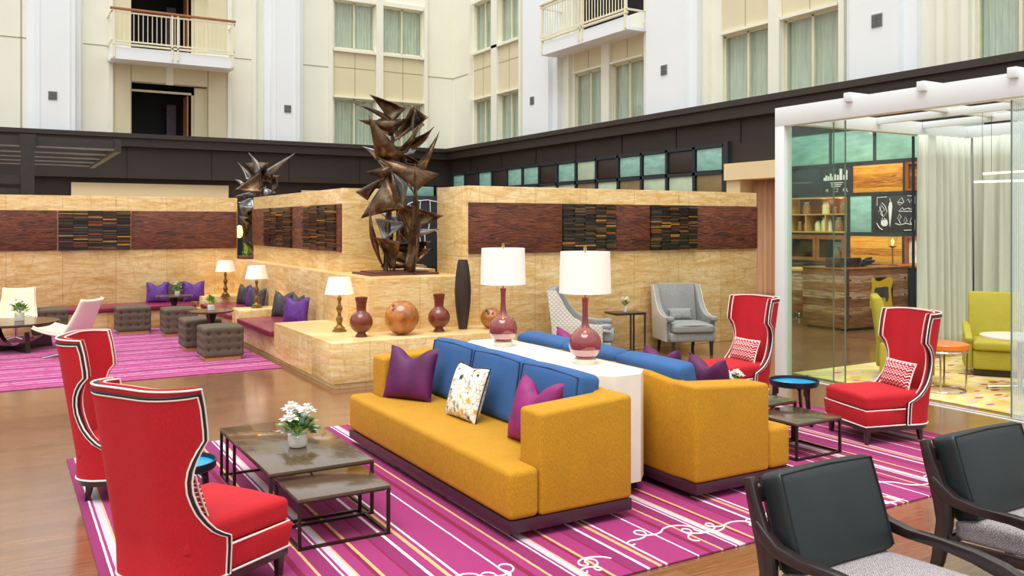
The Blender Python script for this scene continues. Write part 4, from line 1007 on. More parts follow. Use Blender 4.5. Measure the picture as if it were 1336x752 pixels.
MB().lathe([(0, 0), (0.06, 0), (0.085, 0.15), (0.11, 0.35), (0.12, 0.55), (0.108, 0.75), (0.085, 0.92), (0.066, 1.0), (0.055, 1.0), (0.07, 0.9), (0, 0.88)], 32).build('body', M['dark_vase'], o, angle=50)
MB().lathe([(0, 0.995), (0.056, 0.995), (0.056, 0.998)], 20).build('mouth', M['black'], o)

# bench pillows
def bp(x, y, rz, key, label, s=0.42): pillow((x, y, 0.475), rz, s, s, 0.15, M[key], label, -0.22, 0.16, group='bench pillows')
bp(2.80, 19.15, -PI / 2 - 0.2, 'plum', 'purple pillow at left of the three on the far bench', 0.44)
bp(3.16, 19.18, -PI / 2 + 0.1, 'coal', 'charcoal pillow between two purple ones on the far bench', 0.44)
bp(3.52, 19.12, -PI / 2 - 0.1, 'plum', 'purple pillow at right of the three on the far bench', 0.44)
bp(4.22, 17.9, PI + 0.3, 'coal', 'charcoal pillow at the far left of the corner bench group')
bp(4.2, 17.3, PI - 0.1, 'plum', 'purple pillow seen behind the middle brass lamp')
bp(4.22, 16.8, PI + 0.5, 'coal', 'charcoal pillow just right of the middle brass lamp, farther bench')
bp(4.22, 15.1, PI + 0.5, 'coal', 'charcoal pillow at left of the group on the nearer corner bench', 0.46)
bp(4.25, 14.4, PI + 0.1, 'coal', 'charcoal pillow showing behind the nearest purple bench pillow', 0.46)
bp(4.1, 13.85, PI + 0.75, 'plum', 'purple pillow with square pattern beside the nearest brass lamp', 0.46)

# ottomans
def ottoman(loc, label):
    o = thing('tufted_ottoman', label, 'ottoman', loc, 0, 'olive tufted cube ottomans'); s = 0.3
    MB().box(-0.26, 0.26, -0.26, 0.26, 0, 0.05).build('base', M['shelf_edge'], o)
    mb = MB().soft(2 * s, 2 * s, 0.46, 0.035, 0.02, 20, M=T(0, 0, 0.05))
    pts = []
    for k in range(4):
        for z in (0.17, 0.29, 0.41):
            h = -0.225 + k * 0.15
            pts += [Vector((h, -s, z)), Vector((h, s, z)), Vector((-s, h, z)), Vector((s, h, z))]
    for v in mb.bm.verts:
        dmin = min((v.co - p).length for p in pts)
        n = Vector((v.co.x if abs(v.co.x) > s - 0.02 else 0, v.co.y if abs(v.co.y) > s - 0.02 else 0, 0))
        if n.length: v.co -= n.normalized() * 0.024 * math.exp(-(dmin / 0.03) ** 2)
        zz = min(abs(v.co.z - q) for q in (0.17, 0.29, 0.41))
        if n.length: v.co -= n.normalized() * 0.006 * math.exp(-(zz / 0.012) ** 2)
    mb.build('upholstery', M['olive'], o, angle=80)
    mb = MB()
    for p in pts:
        q = p * 1.0; nx = 0.3 * (1 if p.x > 0 else -1) if abs(abs(p.x) - s) < 0.01 else p.x; mb.lathe([(0, -0.006), (0.009, -0.004), (0.011, 0), (0, 0.004)], 6, M=Matrix.Translation((p.x * (0.957 if abs(abs(p.x) - s) < .01 else 1), p.y * (0.957 if abs(abs(p.y) - s) < .01 else 1), p.z)))
    mb.build('buttons', M['walnut_dark'], o)
    return o
ot = ottoman((2.96, 13.97, 0.013), 'olive tufted cube ottoman nearest the camera, in front of the small round table')
copy_tree(ot, 'olive tufted cube ottoman directly behind the small round table', (2.9, 15.25, 0.013))
copy_tree(ot, 'olive tufted cube ottoman in front of the far bench pillows', (2.92, 17.35, 0.013))
copy_tree(ot, 'olive tufted cube ottoman alone between white chair and far bench', (2.2, 18.12, 0.013))
copy_tree(ot, 'olive tufted cube ottoman behind the round coffee table at left', (0.8, 18.38, 0.013))

def pedestal(loc, r, label, h=0.69):
    o = thing('pedestal_table', label, 'side table', loc, 0, 'small round pedestal tables')
    MB().lathe([(0, h - 0.03), (r - 0.02, h - 0.03), (r, h - 0.02), (r, h), (0, h)], 40).build('table_top', M['round_wood'], o, angle=30)
    MB().lathe([(0, 0), (0.2, 0), (0.2, 0.02), (0.08, 0.05), (0.05, 0.12), (0.05, h * 0.55), (0.07, h * 0.62), (0.045, h * 0.7), (0.1, h - 0.03), (0, h - 0.03)], 24).build('pedestal', M['espresso'], o, angle=50)
    return o
pd = pedestal((2.95, 14.58, 0.013), 0.345, 'small round dark table between the two nearer ottomans')
copy_tree(pd, 'small round dark table in front of the far bench pillows', (2.95, 18.05, 0.013))
plant((2.95, 14.6, 0.703), 'small green plant in white pot on the nearer small round table', 0.05, 0.09, 0.13, 0.18, 60, 0, 7, square=True, lw=0.05)
plant((3.0, 18.0, 0.703), 'small green plant in white pot on the far small round table', 0.05, 0.09, 0.13, 0.15, 60, 2, 8, lw=0.05)

# round coffee table with curved base
o = thing('round_coffee_table', 'round dark coffee table with curved slab base among white chairs', 'coffee table', (0.18, 16.65, 0.013), R(20))
MB().lathe([(0, 0.43), (0.68, 0.43), (0.7, 0.44), (0.7, 0.47), (0, 0.47)], 56).build('table_top', M['round_wood'], o, angle=30)
arc = [(0.62 * math.cos(a), 0.62 - 0.5 * math.sin(a) * 1.0 - 0.02) for a in [PI * k / 16 for k in range(17)]]
for k in range(2):
    a = k * PI / 2
    pts = [(x, 0.43 - 0.36 * math.sqrt(max(0, 1 - (x / 0.6) ** 2))) for x in [-0.58 + 1.16 * i / 20 for i in range(21)]]
    # solid ends, hollowed by an arc: strip whose lower edge is flat on the floor
    t = bmesh.new(); rows = []
    for y in (-0.035, 0.035):
        rows.append([t.verts.new((x * 1.0, y, z)) for x, z in pts]); rows.append([t.verts.new((x * (1.08 if z > 0.2 else 1.03), y, min(0.0 + 0.0 * z, z))) for x, z in pts])
    for i in range(20):
        t.faces.new((rows[0][i], rows[0][i+1], rows[1][i+1], rows[1][i])); t.faces.new((rows[2][i], rows[3][i], rows[3][i+1], rows[2][i+1])); t.faces.new((rows[0][i], rows[2][i], rows[2][i+1], rows[0][i+1])); t.faces.new((rows[1][i], rows[1][i+1], rows[3][i+1], rows[3][i]))
    for i in (0, 20): t.faces.new((rows[0][i], rows[1][i], rows[3][i], rows[2][i]))
    bmesh.ops.recalc_face_normals(t, faces=t.faces); bmesh.ops.transform(t, matrix=Matrix.Rotation(a, 4, 'Z'), verts=t.verts)
    mb = MB(); mb.bm = t; mb.build('curved_leg', M['espresso'], o, angle=40)
plant((0.28, 16.75, 0.483), 'white flowers in square white pot on the round coffee table', 0.075, 0.13, 0.22, 0.2, 100, 4, 9, square=True, bl=0.07, lw=0.06, leafmats=('leaf', 'leaf_l', 'leaf_s'))

# white swivel shell chairs
def shell_chair(loc, rz, label):
    o = thing('swivel_chair', label, 'chair', loc, rz, 'white swivel shell chairs')
    prof = [(0.44, 0.43), (0.3, 0.39), (0.1, 0.35), (-0.1, 0.33), (-0.2, 0.38), (-0.27, 0.49), (-0.34, 0.62), (-0.42, 0.78), (-0.48, 0.90)]
    prof = [(p[0], p[1]) for p in smooth([(a, 0, b) for a, b in prof], 1) for p in [(p[0], p[2])]]
    wid = lambda i: 0.27 + 0.06 * math.sin(PI * min(1, i / len(prof) * 1.3))
    def surf(off, N=14):
        g = []
        for i, (x, z) in enumerate(prof):
            a = Vector(prof[max(0, i-1)]); b = Vector(prof[min(len(prof)-1, i+1)]); d = (b - a).normalized(); n = Vector((d.y, -d.x)) * -1
            row = []
            for k in range(N + 1):
                u = -1 + 2 * k / N; lift = 0.05 * u ** 4
                q = Vector((x, z)) + (-n) * (off) + (-n) * 0
                q = Vector((x, z)) + Vector((d.y, -d.x)) * (lift + off)
                row.append((q.x, u * wid(i) * (1.0 if off == 0 else 0.93 if off > 0.01 else 1), q.y))
            g.append(row)
        return g
    def patch(off, th, m, nm):
        bm = bmesh.new(); A = [[bm.verts.new(p) for p in r] for r in surf(off)]
        for i in range(len(A) - 1):
            for k in range(len(A[0]) - 1): bm.faces.new((A[i][k], A[i+1][k], A[i+1][k+1], A[i][k+1]))
        mb = MB(); mb.bm = bm; q = mb.build(nm, m, o, angle=180); s = q.modifiers.new('s', 'SOLIDIFY'); s.thickness = th; s.offset = 0
    patch(0.0, 0.022, M['shell_w'], 'shell'); patch(0.026, 0.024, M['shell_c'], 'pad')
    MB().lathe([(0.03, 0.02), (0.03, 0.33), (0.1, 0.345), (0, 0.346)], 16).build('stem', M['chrome'], o)
    mb = MB()
    for k in range(4):
        a = k * PI / 2 + PI / 4; mb.tube([(0, 0, 0.07), (0.3 * math.cos(a), 0.3 * math.sin(a), 0.02), (0.36 * math.cos(a), 0.36 * math.sin(a), 0.012)], [0.022, 0.015, 0.012], 8)
    mb.build('star_base', M['chrome'], o); return o
sc1 = shell_chair((0.24, 17.88, 0.013), -PI / 2 - 0.15, 'cream lined white shell chair facing us behind the round table')
copy_tree(sc1, 'white shell chair in profile leaning back, right of the round table', (0.92, 15.3, 0.013), R(140))
copy_tree(sc1, 'white shell chair cut by the left edge of the picture', (-0.55, 15.1, 0.013), 0.9)

# grey armchairs -----------------------------------------------------------
def grey_chair(loc, rz, label):
    o = thing('grey_armchair', label, 'armchair', loc, rz, 'grey upholstered armchairs')
    W = 0.36
    prof = [(-0.44, 0.24), (-0.46, 0.6), (-0.50, 1.08)]
    mb = MB(); mb.strip([(-0.36, 0.3), (-0.38, 0.6), (-0.43, 0.85), (-0.47, 1.10)], [0.08, 0.075, 0.07, 0.06], -W + 0.04, W - 0.04, 0.025)
    for v in mb.bm.verts:
        if v.co.z > 1.0: v.co.z += 0.035 * (1 - (v.co.y / W) ** 2)
    mb.build('back', M['grey'], o, angle=60)
    for s in (-1, 1):
        # sloping side: from wing top down to the arm, quilted outside
        def side(y0, y1, m, nm, grow):
            t = bmesh.new()
            prof = [(-0.52, 1.09), (-0.40, 1.09), (-0.33, 0.98), (-0.26, 0.84), (-0.16, 0.72), (-0.02, 0.645), (0.12, 0.62), (0.32, 0.62), (0.33, 0.56), (0.24, 0.53), (0.24, 0.22), (-0.42, 0.22), (-0.46, 0.6)]
            a = [t.verts.new((x, y0 * (1 + 0.0 * z), z)) for x, z in prof]; b = [t.verts.new((x, y1, z)) for x, z in prof]
            t.faces.new(a); t.faces.new(b[::-1])
            for i in range(len(prof)): j = (i + 1) % len(prof); t.faces.new((a[i], b[i], b[j], a[j]))
            bmesh.ops.recalc_face_normals(t, faces=t.faces); ed = [e for e in t.edges if abs(e.verts[0].co.y - e.verts[1].co.y) < 1e-4]
            bmesh.ops.bevel(t, geom=ed, offset=grow, segments=3, profile=0.5, affect='EDGES')
            m2 = MB(); m2.bm = t; return m2.build(nm, m, o, angle=50)
        y0, y1 = sorted((s * (W - 0.04), s * (W + 0.045))); side(y0, y1, M['grey'], 'arm', 0.02)
        y0, y1 = sorted((s * (W + 0.043), s * (W + 0.055)))
        side(y0, y1, M['quilt'], 'quilted_side', 0.004)
        MB().soft(0.14, 0.11, 0.075, 0.03, 0.01, 6, M=T(0.29, s * (W + 0.005), 0.55)).build('arm_cap', M['grey'], o, angle=70)
    mb = MB().box(-0.40, 0.36, -W - 0.02, W + 0.02, 0.22, 0.37, 0.02, 2)
    for v in mb.bm.verts:
        if v.co.z < 0.26: v.co.z -= 0.04 * math.exp(-(v.co.y / 0.12) ** 2) - 0.01
    mb.build('seat_frame', M['grey'], o, angle=50)
    c = MB().soft(0.74, 0.70, 0.13, 0.04, 0.03, 10, M=T(0.03, 0, 0.37)).build('seat_cushion', M['grey'], o, angle=70)
    MB().tube([(0.38, -0.34, 0.485), (0.40, 0, 0.49), (0.38, 0.34, 0.485)], 0.005, 6).build('piping', M['steel_dark'], c)
    for x, y in ((0.31, -0.32), (0.31, 0.32), (-0.40, -0.3), (-0.40, 0.3)):
        t = MB().box(-0.028, 0.028, -0.028, 0.028, 0, 0.24, 0.003)
        for v in t.bm.verts:
            f = 1 - v.co.z / 0.24; v.co.x = v.co.x * (1 - 0.35 * f) + x + (-0.05 * f if x < 0 else 0); v.co.y = v.co.y * (1 - 0.35 * f) + y
        t.build('leg', M['espresso'], o)
    MB().box(-0.47, -0.445, -W + 0.06, W - 0.06, 0.22, 1.0).build('quilted_back', M['quilt'], o)
    return o
g1 = grey_chair((9.62, 10.72, 0), R(-111), 'grey armchair facing us against the stone wall, right of side table')
g2 = copy_tree(g1, 'grey armchair with quilted side seen in profile, left of side table', (7.56, 10.60, 0), R(-38))
g2.scale = (1.06, 1.06, 1.04)
def gpil(c, label):
    a = c.rotation_euler[2]; d = -0.2
    pillow((c.location[0] + math.cos(a) * d, c.location[1] + math.sin(a) * d, 0.52), a, 0.42, 0.2, 0.12, M['grey'], label, -0.3, 0.0, name='lumbar_pillow')
gpil(g1, 'small grey lumbar pillow on the right grey armchair'); gpil(g2, 'small grey lumbar pillow on the left grey armchair')
o = thing('side_table', 'slim dark square side table between the grey armchairs', 'side table', (8.62, 11.02, 0), R(-10))
MB().box(-0.27, 0.27, -0.2, 0.2, 0.665, 0.70, 0.003).build('table_top', M['espresso'], o)
for x, y in ((0.255, -0.185), (0.255, 0.185), (0.0, -0.185)): MB().box(x - 0.012, x + 0.012, y - 0.012, y + 0.012, 0, 0.665).build('leg', M['steel_dark'], o)
MB().box(-0.02, 0.27, -0.2, -0.176, 0, 0.02).box(0.243, 0.267, -0.2, 0.2, 0, 0.02).build('foot_rail', M['steel_dark'], o)
plant((8.62, 11.02, 0.70), 'tiny white flowers in narrow white cup on the slim side table', 0.035, 0.1, 0.1, 0.1, 40, 4, 12, bl=0.04)

# black lounge chairs --------------------------------------------------------
def lounge(loc, rz, label):
    o = thing('lounge_chair', label, 'armchair', loc, rz, 'black leather lounge chairs'); W = 0.395
    for s in (-1, 1):
        y0, y1 = s * W - 0.02, s * W + 0.02
        MB().strip([(-0.525, 0.86), (-0.49, 0.74), (-0.45, 0.63), (-0.41, 0.54), (-0.40, 0.42), (-0.44, 0.2), (-0.50, 0.0)], [0.026, 0.032, 0.042, 0.055, 0.045, 0.034, 0.022], y0, y1, 0.005).build('rear_leg', M['espresso'], o)
        MB().strip([(-0.47, 0.66), (-0.42, 0.60), (-0.34, 0.555), (-0.2, 0.54), (-0.02, 0.545), (0.14, 0.535), (0.28, 0.51), (0.38, 0.495)], [0.018, 0.034, 0.03, 0.024, 0.024, 0.03, 0.034, 0.016], y0 - 0.008, y1 + 0.008, 0.006).build('armrest', M['espresso'], o)
        MB().strip([(0.29, 0.50), (0.28, 0.3), (0.29, 0.15), (0.32, 0.0)], [0.034, 0.028, 0.026, 0.018], y0, y1, 0.005).build('front_leg', M['espresso'], o)
        MB().strip([(-0.42, 0.30), (0.3, 0.35)], [0.03, 0.03], y0 + 0.004, y1 - 0.004, 0.004).build('side_rail', M['espresso'], o)
    MB().box(-0.53, -0.485, -W + 0.02, W - 0.02, 0.74, 0.82, 0.005).build('top_rail', M['espresso'], o)
    MB().box(-0.43, -0.39, -W + 0.02, W - 0.02, 0.29, 0.35, 0.005).build('rear_rail', M['espresso'], o)
    MB().box(0.27, 0.31, -W + 0.02, W - 0.02, 0.28, 0.36, 0.005).build('front_rail', M['espresso'], o)
    MB().soft(0.70, 0.70, 0.12, 0.035, 0.02, 10, M=T(-0.03, 0, 0.335, ry=R(-3))).build('seat_cushion', M['weave'], o, angle=70)
    Mx = T(-0.31, 0, 0.44, ry=R(-18))
    c = MB().soft(0.15, 0.69, 0.47, 0.03, 0.008, 12, M=Mx, side=0.02).build('back_cushion', M['black_leather'], o, angle=70)
    for sx in (-1, 1):
        p = [Mx @ Vector((sx * 0.073, y, z)) for y, z in ((-0.33, 0.02), (-0.335, 0.23), (-0.33, 0.455), (0, 0.465), (0.33, 0.455), (0.335, 0.23), (0.33, 0.02))]
        MB().tube(p, 0.005, 6).build('piping', M['black'], c)
    return o
lc1 = lounge((3.56, 2.54, 0), -PI / 2, 'black leather lounge chair at bottom right, left of the pair')
copy_tree(lc1, 'black leather lounge chair cut by the right edge of the picture', (4.98, 2.56, 0), -PI / 2)

# ------------------------------------------------------------ sculptures
def blade(A, B, C, m, parent, bul=0.12, th=0.012, conc=0.12, n=10):
    """curved bronze sail with corners A (tip), B, C: concave edges, bellied surface"""
    A, B, C = Vector(A), Vector(B), Vector(C); nrm = (B - A).cross(C - A).normalized(); g = (A + B + C) / 3
    B = g + (B - g) * 1.18; C = g + (C - g) * 1.18; A = g + (A - g) * 1.03
    bm = bmesh.new(); V = {}
    for i in range(n + 1):
        for j in range(n + 1 - i):
            a, b = i / n, j / n; c = 1 - a - b; p = A * a + B * b + C * c
            k = conc * (4 * a * b * (1 - c) ** 2 + 4 * b * c * (1 - a) ** 2 * 0.6 + 4 * a * c * (1 - b) ** 2)
            p = p + (g - p) * k; p += nrm * bul * (27 * a * b * c * 0.8 + 1.2 * (a * b + b * c + c * a) - 0.35)
            V[i, j] = bm.verts.new(p)
    for i in range(n):
        for j in range(n - i):
            bm.faces.new((V[i, j], V[i+1, j], V[i, j+1]))
            if i + j < n - 1: bm.faces.new((V[i+1, j], V[i+1, j+1], V[i, j+1]))
    mb = MB(); mb.bm = bm; o = mb.build('metal_blade', m, parent, angle=180); s = o.modifiers.new('s', 'SOLIDIFY'); s.thickness = th; s.offset = 0
    return o
def place(px, py, d, base):      # offset from the sculpture's own base, in metres, for a silhouette drawn at distance d
    Fx, Fy = math.sin(yaw), math.cos(yaw); u = (px - 668.0) / 1130.0
    return Vector(((Fx + Fy * u) * d - base[0], (Fy - Fx * u) * d - base[1], H - (py - 293.0) * d / 1130.0 - base[2]))
def sculpture(base, D, blades, label, seed, plate, bulk):
    o = thing('metal_sculpture', label, 'sculpture', base); rnd = random.Random(seed)
    for k, b in enumerate(blades):
        (ax, ay), (bx_, by_), (cx_, cy_), kind = b[:4]; dd = b[4] if len(b) > 4 else rnd.uniform(-0.4, 0.4)
        blade(place(ax, ay, D + dd + rnd.uniform(-0.35, 0.35), base), place(bx_, by_, D + dd * 0.6 + rnd.uniform(-0.15, 0.15), base), place(cx_, cy_, D + dd * 0.6 + rnd.uniform(-0.15, 0.15), base),
              M['silver'] if kind == 's' else M['bronze'], o, rnd.choice((-1, 1)) * rnd.uniform(0.05, bulk), conc=rnd.uniform(0.02, 0.09))
    plate(o); return o
def Q(x, y): return (440 + x / 2.894, 110 + y / 2.894)
raw = [((125, 37), (252, 88), (205, 142), 'b', 0), ((65, 66), (196, 128), (205, 148), 'b', 0.1), ((85, 138), (252, 136), (200, 192), 'b', -0.2), ((345, 128), (285, 92), (212, 218), 'b', 0.1), ((288, 95), (320, 150), (285, 205), 's', 0.2),
       ((118, 120), (245, 268), (150, 280), 'b', -0.3), ((371, 166), (285, 212), (262, 258), 'b', 0.2), ((388, 180), (336, 314), (300, 312), 'b', 0.3), ((340, 310), (250, 262), (262, 300), 'b', 0.25), ((310, 160), (232, 250), (262, 242), 'b', -0.1),
       ((382, 338), (165, 278), (300, 392), 'b', -0.35), ((300, 250), (250, 268), (280, 246), 's', 0), ((103, 233), (160, 262), (152, 282), 's', 0.1), ((108, 330), (205, 308), (192, 368), 'b', 0.1), ((67, 407), (170, 356), (112, 432), 'b', -0.1),
       ((88, 505), (185, 362), (242, 466), 'b', -0.35), ((203, 300), (243, 462), (212, 440), 'b', -0.4), ((270, 380), (215, 338), (246, 462), 's', 0.1), ((398, 497), (232, 452), (272, 562), 'b', -0.2), ((302, 308), (262, 692), (300, 692), 'b', -0.4),
       ((387, 548), (282, 585), (300, 548), 's', 0.1), ((113, 450), (148, 600), (168, 692), 'b', -0.2), ((268, 525), (148, 508), (178, 582), 's', -0.1), ((143, 578), (232, 600), (212, 696), 'b', -0.3), ((352, 588), (180, 612), (300, 645), 'b', 0),
       ((362, 624), (262, 618), (282, 682), 'b', 0.1), ((212, 562), (168, 612), (200, 694), 'b', 0.1), ((150, 478), (228, 500), (240, 545), 's', 0.2), ((140, 276), (230, 310), (215, 360), 'b', 0.3), ((300, 690), (190, 640), (196, 696), 'b', 0.1), ((150, 380), (250, 330), (235, 300), 'b', 0.3), ((240, 540), (232, 460), (270, 600), 'b', 0.3), ((160, 130), (235, 200), (200, 120), 'b', 0.2), ((250, 250), (200, 270), (280, 400), 'b', 0.35), ((170, 690), (240, 560), (262, 690), 'b', 0.35)]
bl1 = [(Q(*a), Q(*b), Q(*c), k, d) for a, b, c, k, d in raw]
B1 = (5.22, 12.35, ZP)
def plate1(o):
    MB().box(-0.55, 0.55, -0.4, 0.4, 0.0, 0.03, 0.004).build('base_plate', M['rust'], o); MB().box(-0.45, 0.42, -0.3, 0.3, 0.03, 0.05, 0.004).build('upper_plate', M['rust'], o)
    MB().tube([(-0.2, -0.1, 0.03), (-0.1, 0.05, 0.8), (0.02, 0.1, 1.6), (-0.02, 0.1, 2.35)], [0.04, 0.05, 0.04, 0.02], 8).build('spine', M['bronze'], o)
sculpture(B1, 13.3, bl1, 'large spiky bronze sculpture of curved blades on the high stone ledge', 11, plate1, 0.16)
def Q2(x, y): return (290 + x / 4.855, 190 + y / 4.855)
raw2 = [((455, 50), (270, 160), (300, 195), 's', 0), ((177, 45), (215, 175), (240, 150), 's', 0.1), ((110, 112), (160, 210), (180, 205), 's', 0.2), ((120, 97), (205, 190), (175, 170), 'b', 0), ((65, 290), (250, 165), (240, 295), 'b', -0.3), ((300, 105), (215, 180), (235, 280), 'b', -0.2),
        ((80, 212), (140, 235), (120, 250), 's', 0.2), ((75, 322), (190, 292), (200, 318), 's', 0), ((310, 150), (355, 250), (320, 290), 'b', 0), ((378, 193), (310, 190), (325, 215), 'b', 0.1), ((340, 295), (250, 262), (270, 320), 's', 0.1), ((280, 260), (225, 290), (240, 330), 's', 0), ((100, 365), (190, 330), (195, 400), 's', 0), ((102, 372), (195, 385), (130, 440), 's', -0.1),
        ((100, 440), (192, 470), (150, 560), 'b', 0), ((145, 400), (195, 400), (190, 500), 'b', 0.1), ((110, 560), (192, 640), (195, 700), 'b', 0.1), ((200, 480), (170, 700), (215, 700), 'b', 0), ((255, 210), (300, 170), (310, 240), 'b', 0.2), ((140, 110), (280, 110), (215, 200), 'b', 0.3), ((120, 310), (210, 290), (200, 420), 's', 0.2)]
bl2 = [(Q2(*a), Q2(*b), Q2(*c), k, d) for a, b, c, k, d in raw2]
B2 = (4.93, 19.55, ZP)
def plate2(o):
    MB().box(-0.4, 0.4, -0.35, 0.35, 0.0, 0.06, 0.004).build('base_plate', M['rust'], o)
    MB().tube([(0.1, 0, 0.05), (0.0, 0, 0.8), (0.1, 0, 1.5), (0.1, 0.0, 2.0)], [0.08, 0.07, 0.06, 0.03], 8).build('spine', M['bronze'], o)
sculpture(B2, 19.6, bl2, 'smaller spiky metal sculpture behind the gap between stone walls', 21, plate2, 0.12)

# ------------------------------------------------------------ dark steel canopy, left background
o = thing('steel_canopy', 'dark brown steel beam canopy on a post beyond the left wall', 'canopy', (0, 0, 0))
for y in (23.6, 25.4, 27.1, 28.8, 30.5):
    MB().box(-8, 2.45, y, y + 0.12, 3.98, 4.2, 0.0).build('beam', M['steel_dark'], o); MB().box(-8, 2.45, y - 0.05, y + 0.17, 3.94, 3.975).build('flange', M['steel_light'], o)
MB().box(2.45, 2.6, 23.55, 30.7, 3.9, 4.22).build('end_beam', M['steel_dark'], o)
MB().box(0.42, 0.70, 23.3, 23.58, 0, 3.93).build('post', M['steel_dark'], o)
MB().box(0.40, 0.74, 23.5, 23.59, 3.93, 4.24).build('bracket', M['steel_dark'], o)
MB().box(-8, 0.42, 23.4, 23.55, 3.05, 3.25).box(-8, 0.4, 23.4, 23.5, 2.8, 2.95).build('low_beam', M['steel_dark'], o)
o = thing('steel_shelter', 'dark horizontal steel slats high at the left edge, in front of brown wall', 'canopy', (0, 0, 0)); 
for k in range(3): MB().box(-8, 0.35, 33.6 - k * 0.0, 33.75, 3.2 + k * 0.25, 3.3 + k * 0.25).build('slat', M['steel_dark'], o)
o = tag(MB().box(14.3, 17.0, 33.2, 33.3, 0.3, 3.3, 0.01).build('chalkboard_wall', M['board']), 'black chalkboard wall with drawn cow behind the big sculpture', 'chalkboard')
def chalk(parent, f, polys, r, nm='chalk_drawing'):
    mb = MB()
    for p in polys: mb.tube([f(*q) for q in p], r, 4)
    mb.build(nm, M['chalk'], parent)
# cow outline in board coordinates
cow = [[(0.05, 0.80), (0.1, 0.9), (0.25, 0.95), (0.5, 0.97), (0.75, 0.93), (0.95, 0.98)], [(0.05, 0.8), (0.0, 0.7), (0.12, 0.66), (0.2, 0.6), (0.26, 0.45), (0.34, 0.3), (0.36, 0.1)], [(0.45, 0.1), (0.44, 0.35), (0.5, 0.45), (0.7, 0.42), (0.74, 0.1)], [(0.12, 0.9), (0.16, 0.82), (0.22, 0.88)], [(0.35, 0.95), (0.33, 0.7), (0.4, 0.5)], [(0.55, 0.96), (0.56, 0.7), (0.52, 0.46)], [(0.2, 0.75), (0.3, 0.72), (0.35, 0.8)]]
chalk(o, lambda u, v: (14.4 + u * 2.2, 33.19, 0.8 + v * 2.4), cow, 0.02)

# lantern glow seen through the gap and cafe furniture behind
o = thing('lantern', 'small glowing lantern on a dark post seen through the stone wall gap', 'lantern', (5.36, 23.0, 0))
MB().box(-0.06, 0.06, -0.06, 0.06, 0, 1.75).build('post', M['black'], o); MB().lathe([(0, 1.75), (0.07, 1.77), (0.09, 1.9), (0.06, 2.05), (0, 2.08)], 14).build('globe', M['bulb'], o)
plant((5.95, 24.5, 0), 'leafy green shrub seen low through the stone wall gap', 0.2, 0.5, 0.5, 1.2, 120, 0, 15, pot='walnut_dark', lw=0.16)
def cafe(x, y, label, rz=0.0):
    o = thing('cafe_chair', label, 'chair', (x, y, 0), rz, 'metal cafe chairs')
    MB().box(-0.2, 0.2, -0.2, 0.2, 0.62, 0.65, 0.01).build('seat', M['rail_wood'], o)
    for sx in (-1, 1):
        for sy in (-1, 1): MB().tube([(sx * 0.17, sy * 0.17, 0.62), (sx * 0.23, sy * 0.23, 0)], 0.015, 6).build('leg', M['chrome'], o)
    MB().tube([(-0.19, -0.19, 0.64), (-0.24, -0.18, 1.0), (-0.24, 0.18, 1.0), (-0.19, 0.19, 0.64)], 0.014, 6).build('backrest', M['chrome'], o); return o
cf = cafe(8.55, 20.2, 'metal stool chair with wooden seat glimpsed behind the big sculpture')
copy_tree(cf, 'metal stool chair half hidden at the stone wall edge behind the sculpture', (9.5, 20.9, 0), 1.2)
o = thing('cafe_table', 'wooden topped cafe table glimpsed behind the big sculpture', 'table', (9.2, 21.6, 0))
MB().box(-0.6, 0.6, -0.4, 0.4, 0.98, 1.02, 0.01).build('table_top', M['rail_wood'], o)
for sx in (-1, 1): MB().tube([(sx * 0.5, 0, 0.98), (sx * 0.6, 0, 0)], 0.03, 8).build('leg', M['chrome'], o)
plant((9.2, 21.6, 1.02), 'yellow green plant on the cafe table behind the sculpture', 0.06, 0.12, 0.3, 0.25, 60, 0, 16, lw=0.1, leafmats=('leaf_l', 'leaf'))

# ------------------------------------------------------------ shelf wall behind the reception
XS = 17.2
struct('wall_shelving', MB().box(XS + 0.02, XS + 0.3, 0, 15.42, 0, 1.12).box(XS + 0.02, XS + 0.3, 0, 13.52, 1.12, 4.4).box(XS + 0.02, XS + 0.3, 15.3, 15.42, 1.12, 4.4).box(XS + 0.02, XS + 0.3, 13.5, 15.4, 2.84, 4.4).box(XS + 0.38, XS + 0.42, 13.4, 15.4, 1.1, 2.9), M['grid'])
bars = MB()
def fbar(y0, y1, z0, z1): bars.box(XS - 0.03, XS + 0.03, y0, y1, z0, z1)
for z0, z1 in ((4.3, 4.42), (3.47, 3.56), (2.76, 2.84), (1.84, 1.92), (1.12, 1.2)): fbar(0, 15.42, z0, z1)
for y in (15.34, 14.02, 12.8, 11.5, 10.2): fbar(y - 0.04, y + 0.04, 3.56, 4.3)
for y in (15.34, 14.3, 13.42, 12.04, 10.9): fbar(y - 0.04, y + 0.04, 2.84, 3.47)
for y in (15.34, 13.5, 12.84, 11.7, 10.9): fbar(y - 0.04, y + 0.04, 1.92, 2.76)
for y in (15.34, 13.5, 12.06, 10.9): fbar(y - 0.04, y + 0.04, 1.2, 1.84)
struct('trim_shelf_wall_frame', bars, M['grid'])
def panel(y0, y1, z0, z1, m, label, name='wall_panel', cat='panel', d=0.02, x=XS):
    return tag(MB().box(x - d, x + 0.018, y0, y1, z0, z1, 0.004).build(name, m), label, cat)
for y0, y1, nm in ((14.06, 15.3, 'left end above the jars'), (12.84, 13.98, 'middle of the top row'), (11.54, 12.76, 'top row beside the sheer curtain'), (10.24, 11.46, 'top row hidden behind the curtain')):
    panel(y0, y1, 3.56, 4.3, M['teal'], 'teal glass panel in the dark wall, ' + nm, 'glass_panel', 'glass panel')
panel(14.34, 15.3, 2.84, 3.47, M['grid'], 'plain dark panel above the jar shelf, far left', 'wall_panel')
panel(13.46, 14.26, 2.84, 3.47, M['board'], 'chalkboard panel with skyline drawing and lettering', 'chalkboard', 'chalkboard')
